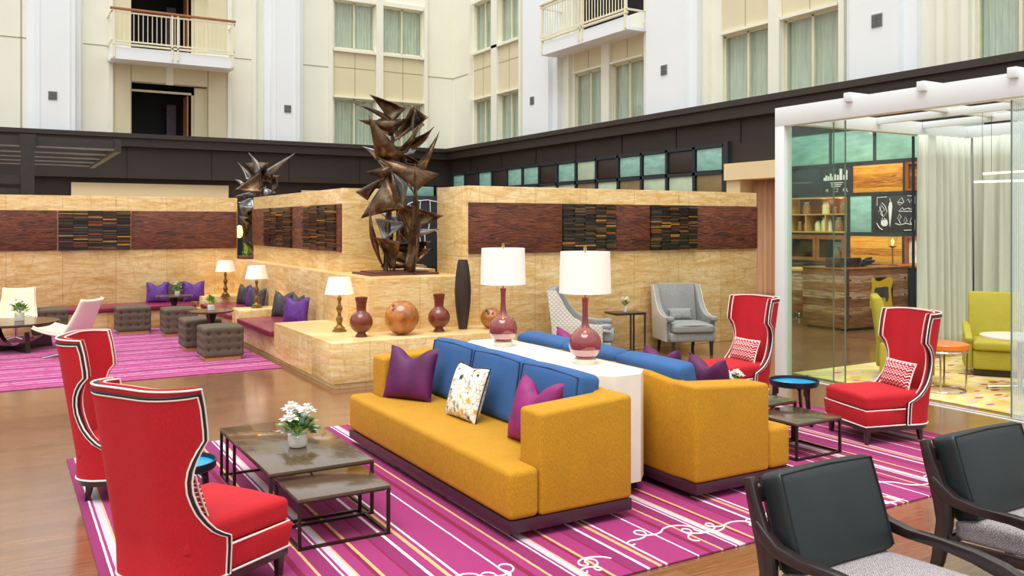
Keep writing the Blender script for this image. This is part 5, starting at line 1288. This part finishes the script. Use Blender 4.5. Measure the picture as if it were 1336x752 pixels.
panel(12.08, 13.38, 2.84, 3.47, M['lit_wood'], 'plank artwork in warm lit honey tones right of the skyline chalkboard', 'plank_artwork', 'artwork')
panel(12.88, 13.46, 1.92, 2.76, M['teal'], 'narrow teal glass panel between jar shelf and vegetable chalkboard', 'glass_panel', 'glass panel')
bd = panel(11.74, 12.80, 1.92, 2.76, M['board'], 'chalkboard panel with white vegetable drawings', 'chalkboard', 'chalkboard')
panel(12.1, 13.46, 1.2, 1.84, M['lit_wood'], 'plank artwork in warm lit honey tones just above the reception desk', 'plank_artwork', 'artwork')
panel(10.94, 11.66, 1.92, 2.76, M['teal'], 'teal glass panel half hidden behind the sheer curtain', 'glass_panel', 'glass panel')
def boxcab(y0, y1, z0, z1, label, pic=False):
    o = thing('wall_box_cabinet', label, 'cabinet', (XS, (y0 + y1) / 2, z0)); w = (y1 - y0) / 2; h = z1 - z0
    MB().box(-0.06, 0.02, -w, w, 0, 0.05).box(-0.06, 0.02, -w, w, h - 0.05, h).box(-0.06, 0.02, -w, -w + 0.08, 0.05, h - 0.05).box(-0.06, 0.02, w - 0.08, w, 0.05, h - 0.05).build('frame', M['shelf_wood'], o)
    MB().box(-0.01, 0.015, -w + 0.08, w - 0.08, 0.05, h - 0.05).build('back_panel', M['paper'] if pic else M['reclaimed'], o)
    return o
boxcab(11.2, 12.0, 2.84, 3.47, 'wooden framed woven panel beside the curtain, upper row'); boxcab(11.2, 12.02, 1.2, 1.84, 'wooden framed niche with pale picture beside the curtain, lower row', True)
def board_tr(y0, y1, z0, z1): return lambda u, v: (XS - 0.022, y1 - u * (y1 - y0), z0 + v * (z1 - z0))
f = board_tr(11.74, 12.80, 1.92, 2.76)
veg = [[(0.06, 0.72), (0.06, 0.94), (0.3, 0.95)], [(0.78, 0.96), (0.95, 0.95), (0.95, 0.76)], [(0.7, 0.06), (0.95, 0.07), (0.95, 0.34)],
       [(0.1, 0.55), (0.18, 0.72), (0.24, 0.6), (0.14, 0.5), (0.22, 0.42), (0.3, 0.55), (0.26, 0.7), (0.18, 0.8), (0.12, 0.68), (0.2, 0.45)], [(0.2, 0.4), (0.16, 0.3), (0.2, 0.2), (0.28, 0.22), (0.3, 0.32), (0.24, 0.38), (0.2, 0.3), (0.26, 0.26)], [(0.05, 0.25), (0.12, 0.12), (0.2, 0.07)],
       [(0.37, 0.92), (0.38, 0.82)], [(0.55, 0.8), (0.65, 0.92), (0.7, 0.8), (0.6, 0.72), (0.55, 0.8), (0.68, 0.78)], [(0.76, 0.84), (0.8, 0.88), (0.84, 0.78), (0.88, 0.86)], [(0.6, 0.58), (0.66, 0.66), (0.7, 0.6), (0.8, 0.64), (0.86, 0.6), (0.92, 0.66)], [(0.58, 0.56), (0.9, 0.55)],
       [(0.55, 0.36), (0.6, 0.5), (0.64, 0.4), (0.58, 0.34), (0.62, 0.24)], [(0.7, 0.3), (0.74, 0.42), (0.78, 0.3), (0.72, 0.26)], [(0.84, 0.28), (0.88, 0.4), (0.92, 0.3), (0.86, 0.24), (0.84, 0.3)], [(0.5, 0.24), (0.6, 0.2), (0.75, 0.24), (0.92, 0.2)]]
chalk(bd, f, veg, 0.008)
mb = MB()
car = [(0.36, 0.8), (0.41, 0.82), (0.43, 0.7), (0.41, 0.45), (0.375, 0.15), (0.37, 0.15), (0.35, 0.45), (0.335, 0.68)]
def flatpoly(mb, pts, f, th=0.004, axis='X'):
    t = bmesh.new(); a = [t.verts.new(Vector(f(*p)) + Vector((-th, 0, 0) if axis == 'X' else (0, -th, 0))) for p in pts]; b = [t.verts.new(Vector(f(*p)) + Vector((th, 0, 0) if axis == 'X' else (0, th, 0))) for p in pts]
    fa = t.faces.new(a); fb = t.faces.new(b[::-1])
    for i in range(len(pts)): j = (i + 1) % len(pts); t.faces.new((a[i], b[i], b[j], a[j]))
    bmesh.ops.triangulate(t, faces=[fa, fb]); bmesh.ops.recalc_face_normals(t, faces=t.faces); mb._merge(t)
flatpoly(mb, car, f)
flatpoly(mb, [(0.24 + 0.085 * math.cos(a), 0.25 + 0.09 * math.sin(a)) for a in [k * PI / 6 for k in range(12)]] , f)
mb.build('carrot_and_beet_drawing', M['chalk'], bd)
sk = [o for o in col.objects if o.get('label', '') == 'chalkboard panel with skyline drawing and lettering'][0]
f2 = board_tr(13.46, 14.26, 2.84, 3.47)
mb = MB()
for u0, u1, v0 in ((0.05, 0.12, 0.62), (0.12, 0.18, 0.7), (0.2, 0.26, 0.66), (0.28, 0.34, 0.76), (0.36, 0.42, 0.64), (0.44, 0.50, 0.72), (0.54, 0.60, 0.7), (0.63, 0.72, 0.92), (0.76, 0.82, 0.68), (0.84, 0.9, 0.86)):
    flatpoly(mb, [(u0, 0.5), (u1, 0.5), (u1, v0), (u0, v0)], f2)
mb.build('skyline_drawing', M['chalk'], sk)
chalk(sk, f2, [[(0.3, 0.4), (0.75, 0.4)], [(0.32, 0.33), (0.7, 0.33)], [(0.34, 0.26), (0.66, 0.26)]], 0.01, 'chalk_line')
def letter(mb, s, x, y0, sz, f):
    segs = {'P': [[(0, 0), (0, 1), (0.6, 1), (0.6, 0.5), (0, 0.5)]], 'M': [[(0, 0), (0, 1), (0.35, 0.5), (0.7, 1), (0.7, 0)]], 'C': [[(0.6, 1), (0, 1), (0, 0), (0.6, 0)]], 'Z': [[(0, 1), (0.6, 1), (0, 0), (0.6, 0)]], 'L': [[(0, 1), (0, 0), (0.5, 0)]], 'N': [[(0, 0), (0, 1), (0.6, 0), (0.6, 1)]]}[s]
    for p in segs: mb.tube([f(x + a * sz, y0 + b * sz * 1.3) for a, b in p], 0.008, 4)
mb = MB()
for s, x in (('M', 0.14), ('C', 0.42), ('Z', 0.52), ('P', 0.76), ('L', 0.88)): letter(mb, s, x, 0.06, 0.09, f2)
mb.build('lettering', M['chalk'], sk)
# jar shelf and glazed cabinet
o = thing('jar_shelf', 'open wooden shelf holding preserve jars in the dark grid wall', 'shelf', (XS, 14.42, 1.9)); w = 0.86; h = 0.86
mb = MB().box(-0.05, 0.35, -w, w, 0, 0.03).box(-0.05, 0.35, -w, w, h - 0.03, h).box(-0.05, 0.35, -w, -w + 0.03, 0.03, h - 0.03).box(-0.05, 0.35, w - 0.03, w, 0.03, h - 0.03).build('frame', M['shelf_edge'], o)
MB().box(-0.04, 0.34, -w + 0.03, w - 0.03, 0.43, 0.455).build('shelf_board', M['shelf_edge'], o)
MB().box(-0.04, 0.34, -0.27, -0.245, 0.03, 0.43).box(-0.04, 0.34, 0.32, 0.345, 0.03, 0.43).build('divider', M['shelf_edge'], o)
MB().box(0.34, 0.36, -w, w, 0, h).build('back_panel', M['shelf_back'], o)
for y in (14.4, 13.9): point_light((XS + 0.2, y, 2.68), 2.0, (1, 0.65, 0.3), 0.02)  # unseen warm point lights added to brighten the jar shelf, no lamp there
def jar(y, z, r, hh, m, label):
    o = thing('preserve_jar', label, 'jar', (XS + 0.12, y, z), 0, 'preserve jars')
    MB().lathe([(0, 0), (r, 0), (r, hh * 0.72), (r * 0.7, hh * 0.85), (r * 0.7, hh * 0.9), (0, hh * 0.9)], 14).build('body', m, o, angle=50); MB().lathe([(r * 0.75, hh * 0.88), (r * 0.75, hh), (0, hh)], 14).build('lid', M['lid'], o, angle=30)
zt = 1.9 + 0.456; zb = 1.931
for y, z, r, hh, m, l in ((14.85, zt, 0.09, 0.3, 'amber', 'upper shelf, first from the left'), (14.27, zt, 0.09, 0.3, 'cream_jar', 'upper shelf, second from the left'), (14.0, zt, 0.06, 0.17, 'amber', 'upper shelf, the short one'), (13.75, zt, 0.1, 0.3, 'amber', 'upper shelf, last on the right'),
                       (15.05, zb, 0.07, 0.24, 'amber', 'lower shelf, far left'), (14.88, zb, 0.06, 0.2, 'burl', 'lower shelf, second from the left'), (14.5, zb, 0.08, 0.26, 'cream_jar', 'lower shelf, white one with narrow neck'), (14.28, zb, 0.1, 0.34, 'cream_jar', 'lower shelf, tall pale one'), (14.14, zb, 0.05, 0.3, 'ceramic_w', 'lower shelf, slim pale one'), (13.87, zb, 0.11, 0.34, 'amber', 'lower shelf, wide green brown one'), (13.65, zb, 0.06, 0.22, 'cream_jar', 'lower shelf, far right')):
    jar(y, z, r, hh, M[m], 'glass preserve jar on the ' + l)
o = thing('glazed_cabinet', 'wooden cabinet with two glazed doors under the jar shelf', 'cabinet', (XS, 14.42, 1.2)); h = 0.64
MB().box(-0.03, 0.36, -w, w, 0, 0.03).box(-0.03, 0.36, -w, w, h - 0.03, h).box(-0.03, 0.36, -w, -w + 0.03, 0.03, h - 0.03).box(-0.03, 0.36, w - 0.03, w, 0.03, h - 0.03).box(0.3, 0.34, -w + .03, w - .03, 0.03, h - 0.03).build('body', M['shelf_wood'], o)
for s in (-1, 1):
    y0, y1 = sorted((s * 0.01, s * (w - 0.02))); d = MB().box(-0.06, -0.03, y0, y1, 0.02, 0.1).box(-0.06, -0.03, y0, y1, h - 0.1, h - 0.02).box(-0.06, -0.03, y0, y0 + 0.09, 0.1, h - 0.1).box(-0.06, -0.03, y1 - 0.09, y1, 0.1, h - 0.1).build('door', M['shelf_wood'], o)
    MB().box(-0.05, -0.045, y0 + 0.09, y1 - 0.09, 0.1, h - 0.1).build('pane', M['glass'], d); MB().tube([(-0.065, s * 0.06, 0.28), (-0.08, s * 0.06, 0.32), (-0.065, s * 0.06, 0.36)], 0.008, 6).build('handle', M['brass'], d)
tag(MB().box(XS + 0.18, XS + 0.2, 13.75, 14.15, 1.235, 1.68).build('framed_picture', M['paper']), 'pale picture with red print inside the glazed cabinet', 'picture')
tag(MB().lathe([(0, 0), (0.08, 0), (0.085, 0.16), (0.03, 0.27), (0.03, 0.33), (0, 0.33)], 14).build('amber_bottle', M['amber'], loc=(XS + 0.08, 13.87, 1.235)), 'amber bottle in front of the picture in the glazed cabinet', 'bottle')
tag(MB().box(-0.1, 0.1, -0.22, 0.22, 0, 0.14, 0.03).build('pale_bowl', M['cream_jar'], loc=(XS + 0.1, 14.85, 1.235)), 'pale dish in the left half of the glazed cabinet', 'dish')

# warm spots added to brighten the shelf wall and desk, no fixtures seen
for x, y, z, tx, ty, tz in ((15.2, 13.6, 4.9, 17.2, 13.6, 2.4), (15.2, 12.2, 4.9, 17.2, 12.2, 2.4), (13.4, 9.8, 4.9, 15.0, 11.3, 0.7)):
    sl = bpy.data.lights.new('added_warm_spot', 'SPOT'); sl.energy = 110; sl.color = (1, 0.78, 0.5); sl.spot_size = R(75); sl.spot_blend = 0.6; sl.shadow_soft_size = 0.05
    so_ = bpy.data.objects.new('added_warm_spot', sl); so_.location = (x, y, z); so_.rotation_euler = (Vector((tx - x, ty - y, tz - z))).to_track_quat('-Z', 'Y').to_euler(); col.objects.link(so_)
# reception desk
dk = thing('reception_desk', 'reclaimed plank reception desk with yellow emblem on its front', 'desk', (14.24, 11.27, 0))
MB().box(0, 1.95, 0, 0.12, 0.05, 1.21, 0.006).box(0, 0.12, 0.12, 1.05, 0.05, 1.21, 0.006).build('plank_front', M['reclaimed'], dk)
MB().box(-0.02, 1.97, -0.02, 0.6, 1.21, 1.24, 0.004).box(-0.02, 0.6, 0.6, 1.07, 1.21, 1.24, 0.004).build('counter_top', M['shelf_wood'], dk)
MB().box(0.05, 1.9, 0.12, 0.55, 0.0, 1.2).box(0.12, 0.55, 0.55, 1.03, 0, 1.2).build('carcass', M['walnut_dark'], dk)
MB().box(-0.012, 0.1, -0.012, 0.0, 0.05, 1.21).build('corner_strip', M['rust'], dk)
for zz in (0.3, 0.66, 1.0):
    for xx in (0.14, 1.85): MB().lathe([(0, 0.02), (0.02, 0.015), (0.025, 0)], 10, M=T(xx, 0, zz, rx=PI / 2)).build('bolt', M['steel_dark'], dk)
fe = lambda u, v: (0.72 + u * 0.72, -0.012, 0.42 + v * 0.62)
mb = MB(); ore = [(0.02, 0.0), (0.98, 0.02), (0.98, 0.52), (0.9, 0.6), (0.97, 0.7), (1.0, 0.9), (0.94, 0.98), (0.75, 0.98), (0.55, 0.92), (0.42, 0.86), (0.25, 0.88), (0.2, 0.98), (0.1, 1.0), (0.07, 0.9), (0.1, 0.7), (0.05, 0.45), (0.0, 0.2)]
flatpoly(mb, ore, fe, 0.006, 'Y'); em = mb.build('state_shape_emblem', M['yellow'], dk)
fe2 = lambda u, v: (0.72 + u * 0.72, -0.022, 0.42 + v * 0.62)
mb = MB(); flatpoly(mb, [(0.2, 0.62), (0.24, 0.66), (0.42, 0.66), (0.6, 0.68), (0.78, 0.67), (0.8, 0.3), (0.76, 0.24), (0.74, 0.18), (0.68, 0.2), (0.66, 0.34), (0.5, 0.32), (0.4, 0.3), (0.4, 0.4), (0.3, 0.5), (0.18, 0.5), (0.22, 0.56)], fe2, 0.004, 'Y')
mb.build('cow_shape', M['emblem_dark'], em)
tag(MB().box(-0.32, 0.32, -0.18, 0.18, 0, 0.19, 0.01).build('dark_box', M['walnut_dark'], loc=(14.6, 11.6, 1.24)), 'dark brown box on the corner of the reception desk', 'box')
o = thing('desk_phone', 'black desk telephone on the reception desk', 'telephone', (15.15, 11.55, 1.24)); MB().strip([(-0.16, 0.04), (0.0, 0.08), (0.2, 0.12)], [0.04, 0.045, 0.02], -0.12, 0.12).build('body', M['screen'], o); MB().tube([(-0.12, -0.08, 0.12), (0.0, -0.08, 0.16), (0.14, -0.08, 0.17)], 0.025, 8).build('handset', M['screen'], o)
o = thing('desk_lamp', 'slim brass lamp with glass cylinder on the reception desk', 'lamp', (16.08, 11.55, 1.24), )
MB().lathe([(0, 0), (0.1, 0), (0.1, 0.02), (0.015, 0.04), (0.012, 0.36), (0.08, 0.40), (0.08, 0.41), (0, 0.41)], 20).build('stand', M['brass'], o, angle=40)
MB().lathe([(0.09, 0.41), (0.09, 0.62), (0.04, 0.67), (0, 0.68)], 20).build('glass_cylinder', M['glass'], o); MB().lathe([(0, 0.42), (0.02, 0.44), (0.03, 0.52), (0, 0.57)], 10).build('bulb', M['bulb'], o)
o = thing('base_cabinet', 'tall charcoal base cabinet right of the reception desk', 'cabinet', (16.3, 11.3, 0)); MB().box(0, 0.85, -0.8, 0.6, 0.05, 1.2, 0.01).build('body', M['grid'], o); MB().box(-0.02, 0, -0.7, 0.5, 0.15, 1.1, 0.004).box(0.1, 0.75, -0.82, -0.8, 0.15, 1.1).build('door', M['grid'], o); MB().box(-0.03, 0.87, -0.83, 0.62, 1.2, 1.24).build('counter_top', M['shelf_wood'], o)
MB().box(0.02, 0.83, -0.76, 0.58, 0, 0.05).build('base', M['black'], o)
o = thing('service_cart', 'brown wooden cart on casters behind the reception desk', 'cart', (15.8, 13.75, 0)); MB().box(-0.35, 0.35, -0.36, 0.36, 0.14, 1.05, 0.01).build('body', M['reclaimed'], o); MB().box(-0.38, 0.38, -0.39, 0.39, 1.05, 1.1).build('top', M['shelf_edge'], o)
for sx in (-1, 1):
    for sy in (-1, 1): MB().lathe([(0, -0.02), (0.07, -0.02), (0.07, 0.02), (0, 0.02)], 16, M=T(sx * 0.28, sy * 0.28, 0.07, rx=PI / 2)).build('caster', M['chrome'], o)

# ------------------------------------------------------------ glass pavilion
pv = thing('pavilion_frame', 'white steel pergola frame of the glass pavilion', 'pergola', (9.3, 8.53, 0)); PW = M['paint_white']
XP = 9.3; YF = 8.53
def pb(nm, x0, x1, y0, y1, z0, z1): MB().box(x0 - XP, x1 - XP, y0 - YF, y1 - YF, z0, z1, 0.004).build(nm, PW, pv)
pb('post', XP, XP + 0.16, YF - 0.16, YF, 0, 3.46)
pb('front_beam', XP, XP + 0.16, 1.2, YF, 3.46, 3.72)
pb('side_beam', XP + 0.16, 13.75, YF - 0.14, YF, 3.5, 3.7)
pb('back_beam', 13.6, 13.75, 1.2, YF - 0.14, 3.5, 3.7)
pb('post', 13.6, 13.75, YF - 0.14, YF, 0, 3.5); pb('post', XP, XP + 0.16, 1.2, 1.36, 0, 3.46)
for y in (7.3, 6.28, 5.22, 4.1): pb('cross_rafter', XP - 0.05, 13.8, y - 0.05, y + 0.05, 3.66, 3.775)
for x in (10.3, 11.3, 12.4): pb('long_rafter', x, x + 0.07, 1.3, YF - 0.15, 3.6, 3.70)
o = thing('sliding_glass_panel', 'clear sliding glass panel beside the white pavilion post', 'glass panel', (XP + 0.06, 7.3, 0.02))
MB().box(0, 0.012, 0.12, 1.06, 0, 3.42).build('pane', M['glass'], o); MB().box(-0.003, 0.016, 0.108, 0.12, 0, 3.42).build('near_edge', M['glass_line'], o)
o = thing('sliding_glass_panel', 'second clear glass panel overlapping the first beside the post', 'glass panel', (XP + 0.1, 7.6, 0.02))
MB().box(0, 0.012, 0.03, 0.76, 0, 3.42).build('pane', M['glass'], o); MB().box(-0.003, 0.016, 0.024, 0.03, 0, 3.42).build('near_edge', M['glass_line'], o)
o = thing('fixed_glass_panel', 'clear fixed glass panel on the far side of the pavilion, ending at the curtain', 'glass panel', (9.5, 8.46, 0.02))
MB().box(0, 2.78, 0, 0.012, 0, 3.46).build('pane', M['glass'], o); MB().box(2.78, 2.81, -0.01, 0.022, 0, 3.46).build('dark_edge', M['grid'], o)
o = thing('ribbed_glass_panel', 'ribbed frosted glass panel at the right edge of the picture', 'glass panel', (XP + 0.06, 4.2, 0.02))
MB().box(0, 0.012, -1.4, 1.08, 0.0, 3.42).build('pane', M['ribbed'], o); MB().box(-0.003, 0.016, 1.08, 1.09, 0, 3.42).build('near_edge', M['glass_line'], o)
struct('trim_door_track', MB().box(XP + 0.02, XP + 0.05, 1.2, YF - 0.16, 0, 0.006).box(XP + 0.13, XP + 0.15, 1.2, YF - 0.16, 0, 0.006), M['paint_white'])
curtain('sheer_curtain', (12.2, 8.3), (13.53, 8.3), 0.03, 3.49, M['sheer'], 'pale green sheer curtain hanging on the far side of the pavilion', 0.06, 120, 7, 1)
curtain('sheer_curtain', (13.5, 8.22), (13.5, 6.6), 0.03, 3.5, M['sheer'], 'pale green sheer curtain at the back corner of the pavilion', 0.06, 120, 6, 2)
curtain('sheer_curtain', (13.5, 6.5), (13.5, 4.2), 0.03, 3.5, M['sheer'], 'pale green sheer curtain behind the green armchair', 0.06, 120, 8, 4)
for p0, p1, lb in (((11.25, 6.85, 2.67), (11.6, 5.9, 2.67), 'slim glowing linear pendant rod inside the pavilion, lower one'), ((11.7, 7.0, 2.80), (12.1, 6.0, 2.84), 'slim glowing linear pendant rod inside the pavilion, upper one')):
    o = thing('linear_pendant', lb, 'pendant light', p0); p0 = Vector(p0); d = Vector(p1) - p0
    MB().tube([(0, 0, 0), tuple(d)], 0.014, 8).build('light_rod', M['pend'], o)
    MB().tube([tuple(d * 0.1), (d.x * 0.1, d.y * 0.1, 3.6 - p0.z)], 0.003, 4).tube([tuple(d * 0.9), (d.x * 0.9, d.y * 0.9, 3.6 - p0.z)], 0.003, 4).build('wire', M['steel_dark'], o)

# green chairs, orange table, white table
def green_chair(loc, rz, label):
    o = thing('green_armchair', label, 'armchair', loc, rz, 'chartreuse armchairs')
    mb = MB().strip([(-0.30, 0.12), (-0.34, 0.5), (-0.40, 0.85), (-0.46, 1.12)], [0.09, 0.09, 0.08, 0.055], -0.33, 0.33, 0.03)
    for v in mb.bm.verts: v.co.x += 0.10 * (v.co.y / 0.33) ** 2
    mb.build('back', M['green'], o, angle=60)
    for s in (-1, 1):
        mb = MB().strip([(-0.34, 0.66), (-0.2, 0.6), (0.0, 0.545), (0.18, 0.52), (0.30, 0.48)], [0.05, 0.06, 0.055, 0.055, 0.04], s * 0.36 - 0.05, s * 0.36 + 0.05, 0.02).box(-0.34, 0.28, s * 0.36 - 0.05, s * 0.36 + 0.05, 0.1, 0.52, 0.025, 3); mb.build('arm', M['green'], o, angle=60)
    MB().box(-0.3, 0.33, -0.31, 0.31, 0.1, 0.36, 0.03, 3).build('seat_frame', M['green'], o, angle=60)
    MB().soft(0.68, 0.62, 0.12, 0.04, 0.03, 10, M=T(0.03, 0, 0.36)).build('seat_cushion', M['green'], o, angle=70)
    MB().box(-0.28, 0.24, -0.3, 0.3, 0, 0.1).build('base', M['espresso'], o); return o
gc = green_chair((11.95, 6.95, 0.013), R(215), 'chartreuse armchair facing us behind the white table')
copy_tree(gc, 'chartreuse armchair seen behind the red chair, facing the orange table', (10.54, 7.38, 0.013), R(-50))
copy_tree(gc, 'chartreuse armchair behind the ribbed glass at the right edge', (10.9, 5.15, 0.013), R(80))
o = thing('orange_side_table', 'round orange lacquered table with chrome legs and ring base', 'side table', (10.2, 6.62, 0.013))
MB().lathe([(0, 0.53), (0.29, 0.53), (0.3, 0.54), (0.3, 0.59), (0.29, 0.6), (0, 0.6)], 44).build('table_top', M['orange'], o, angle=30)
MB().tube([(0.285 * math.cos(a), 0.285 * math.sin(a), 0.505) for a in [2 * PI * k / 36 for k in range(36)]], 0.012, 6, closed=True).build('upper_ring', M['chrome'], o); MB().tube([(0.26 * math.cos(a), 0.26 * math.sin(a), 0.012) for a in [2 * PI * k / 36 for k in range(36)]], 0.012, 6, closed=True).build('ring', M['chrome'], o)
for k in range(4):
    a = k * PI / 2 + 0.5; MB().tube([(0.28 * math.cos(a), 0.28 * math.sin(a), 0.53), (0.26 * math.cos(a), 0.26 * math.sin(a), 0.01)], 0.012, 8).build('leg', M['chrome'], o)
plant((10.19, 6.74, 0.613), 'small green succulent in blush pot on the orange table', 0.06, 0.1, 0.11, 0.1, 50, 0, 18, pot='glaze2', lw=0.05)
o = thing('white_round_table', 'round white table on chrome pedestal in front of green armchair', 'table', (11.0, 6.1, 0.013))
MB().lathe([(0, 0.66), (0.43, 0.66), (0.45, 0.675), (0.45, 0.69), (0, 0.69)], 48).build('table_top', M['ceramic_w'], o, angle=30)
MB().lathe([(0.03, 0.04), (0.03, 0.66)], 14).build('stem', M['chrome'], o)
for k in range(4):
    a = k * PI / 2 + 0.7; MB().tube([(0, 0, 0.06), (0.36 * math.cos(a), 0.36 * math.sin(a), 0.035), (0.37 * math.cos(a), 0.37 * math.sin(a), 0.0)], 0.015, 6).build('foot', M['chrome'], o)
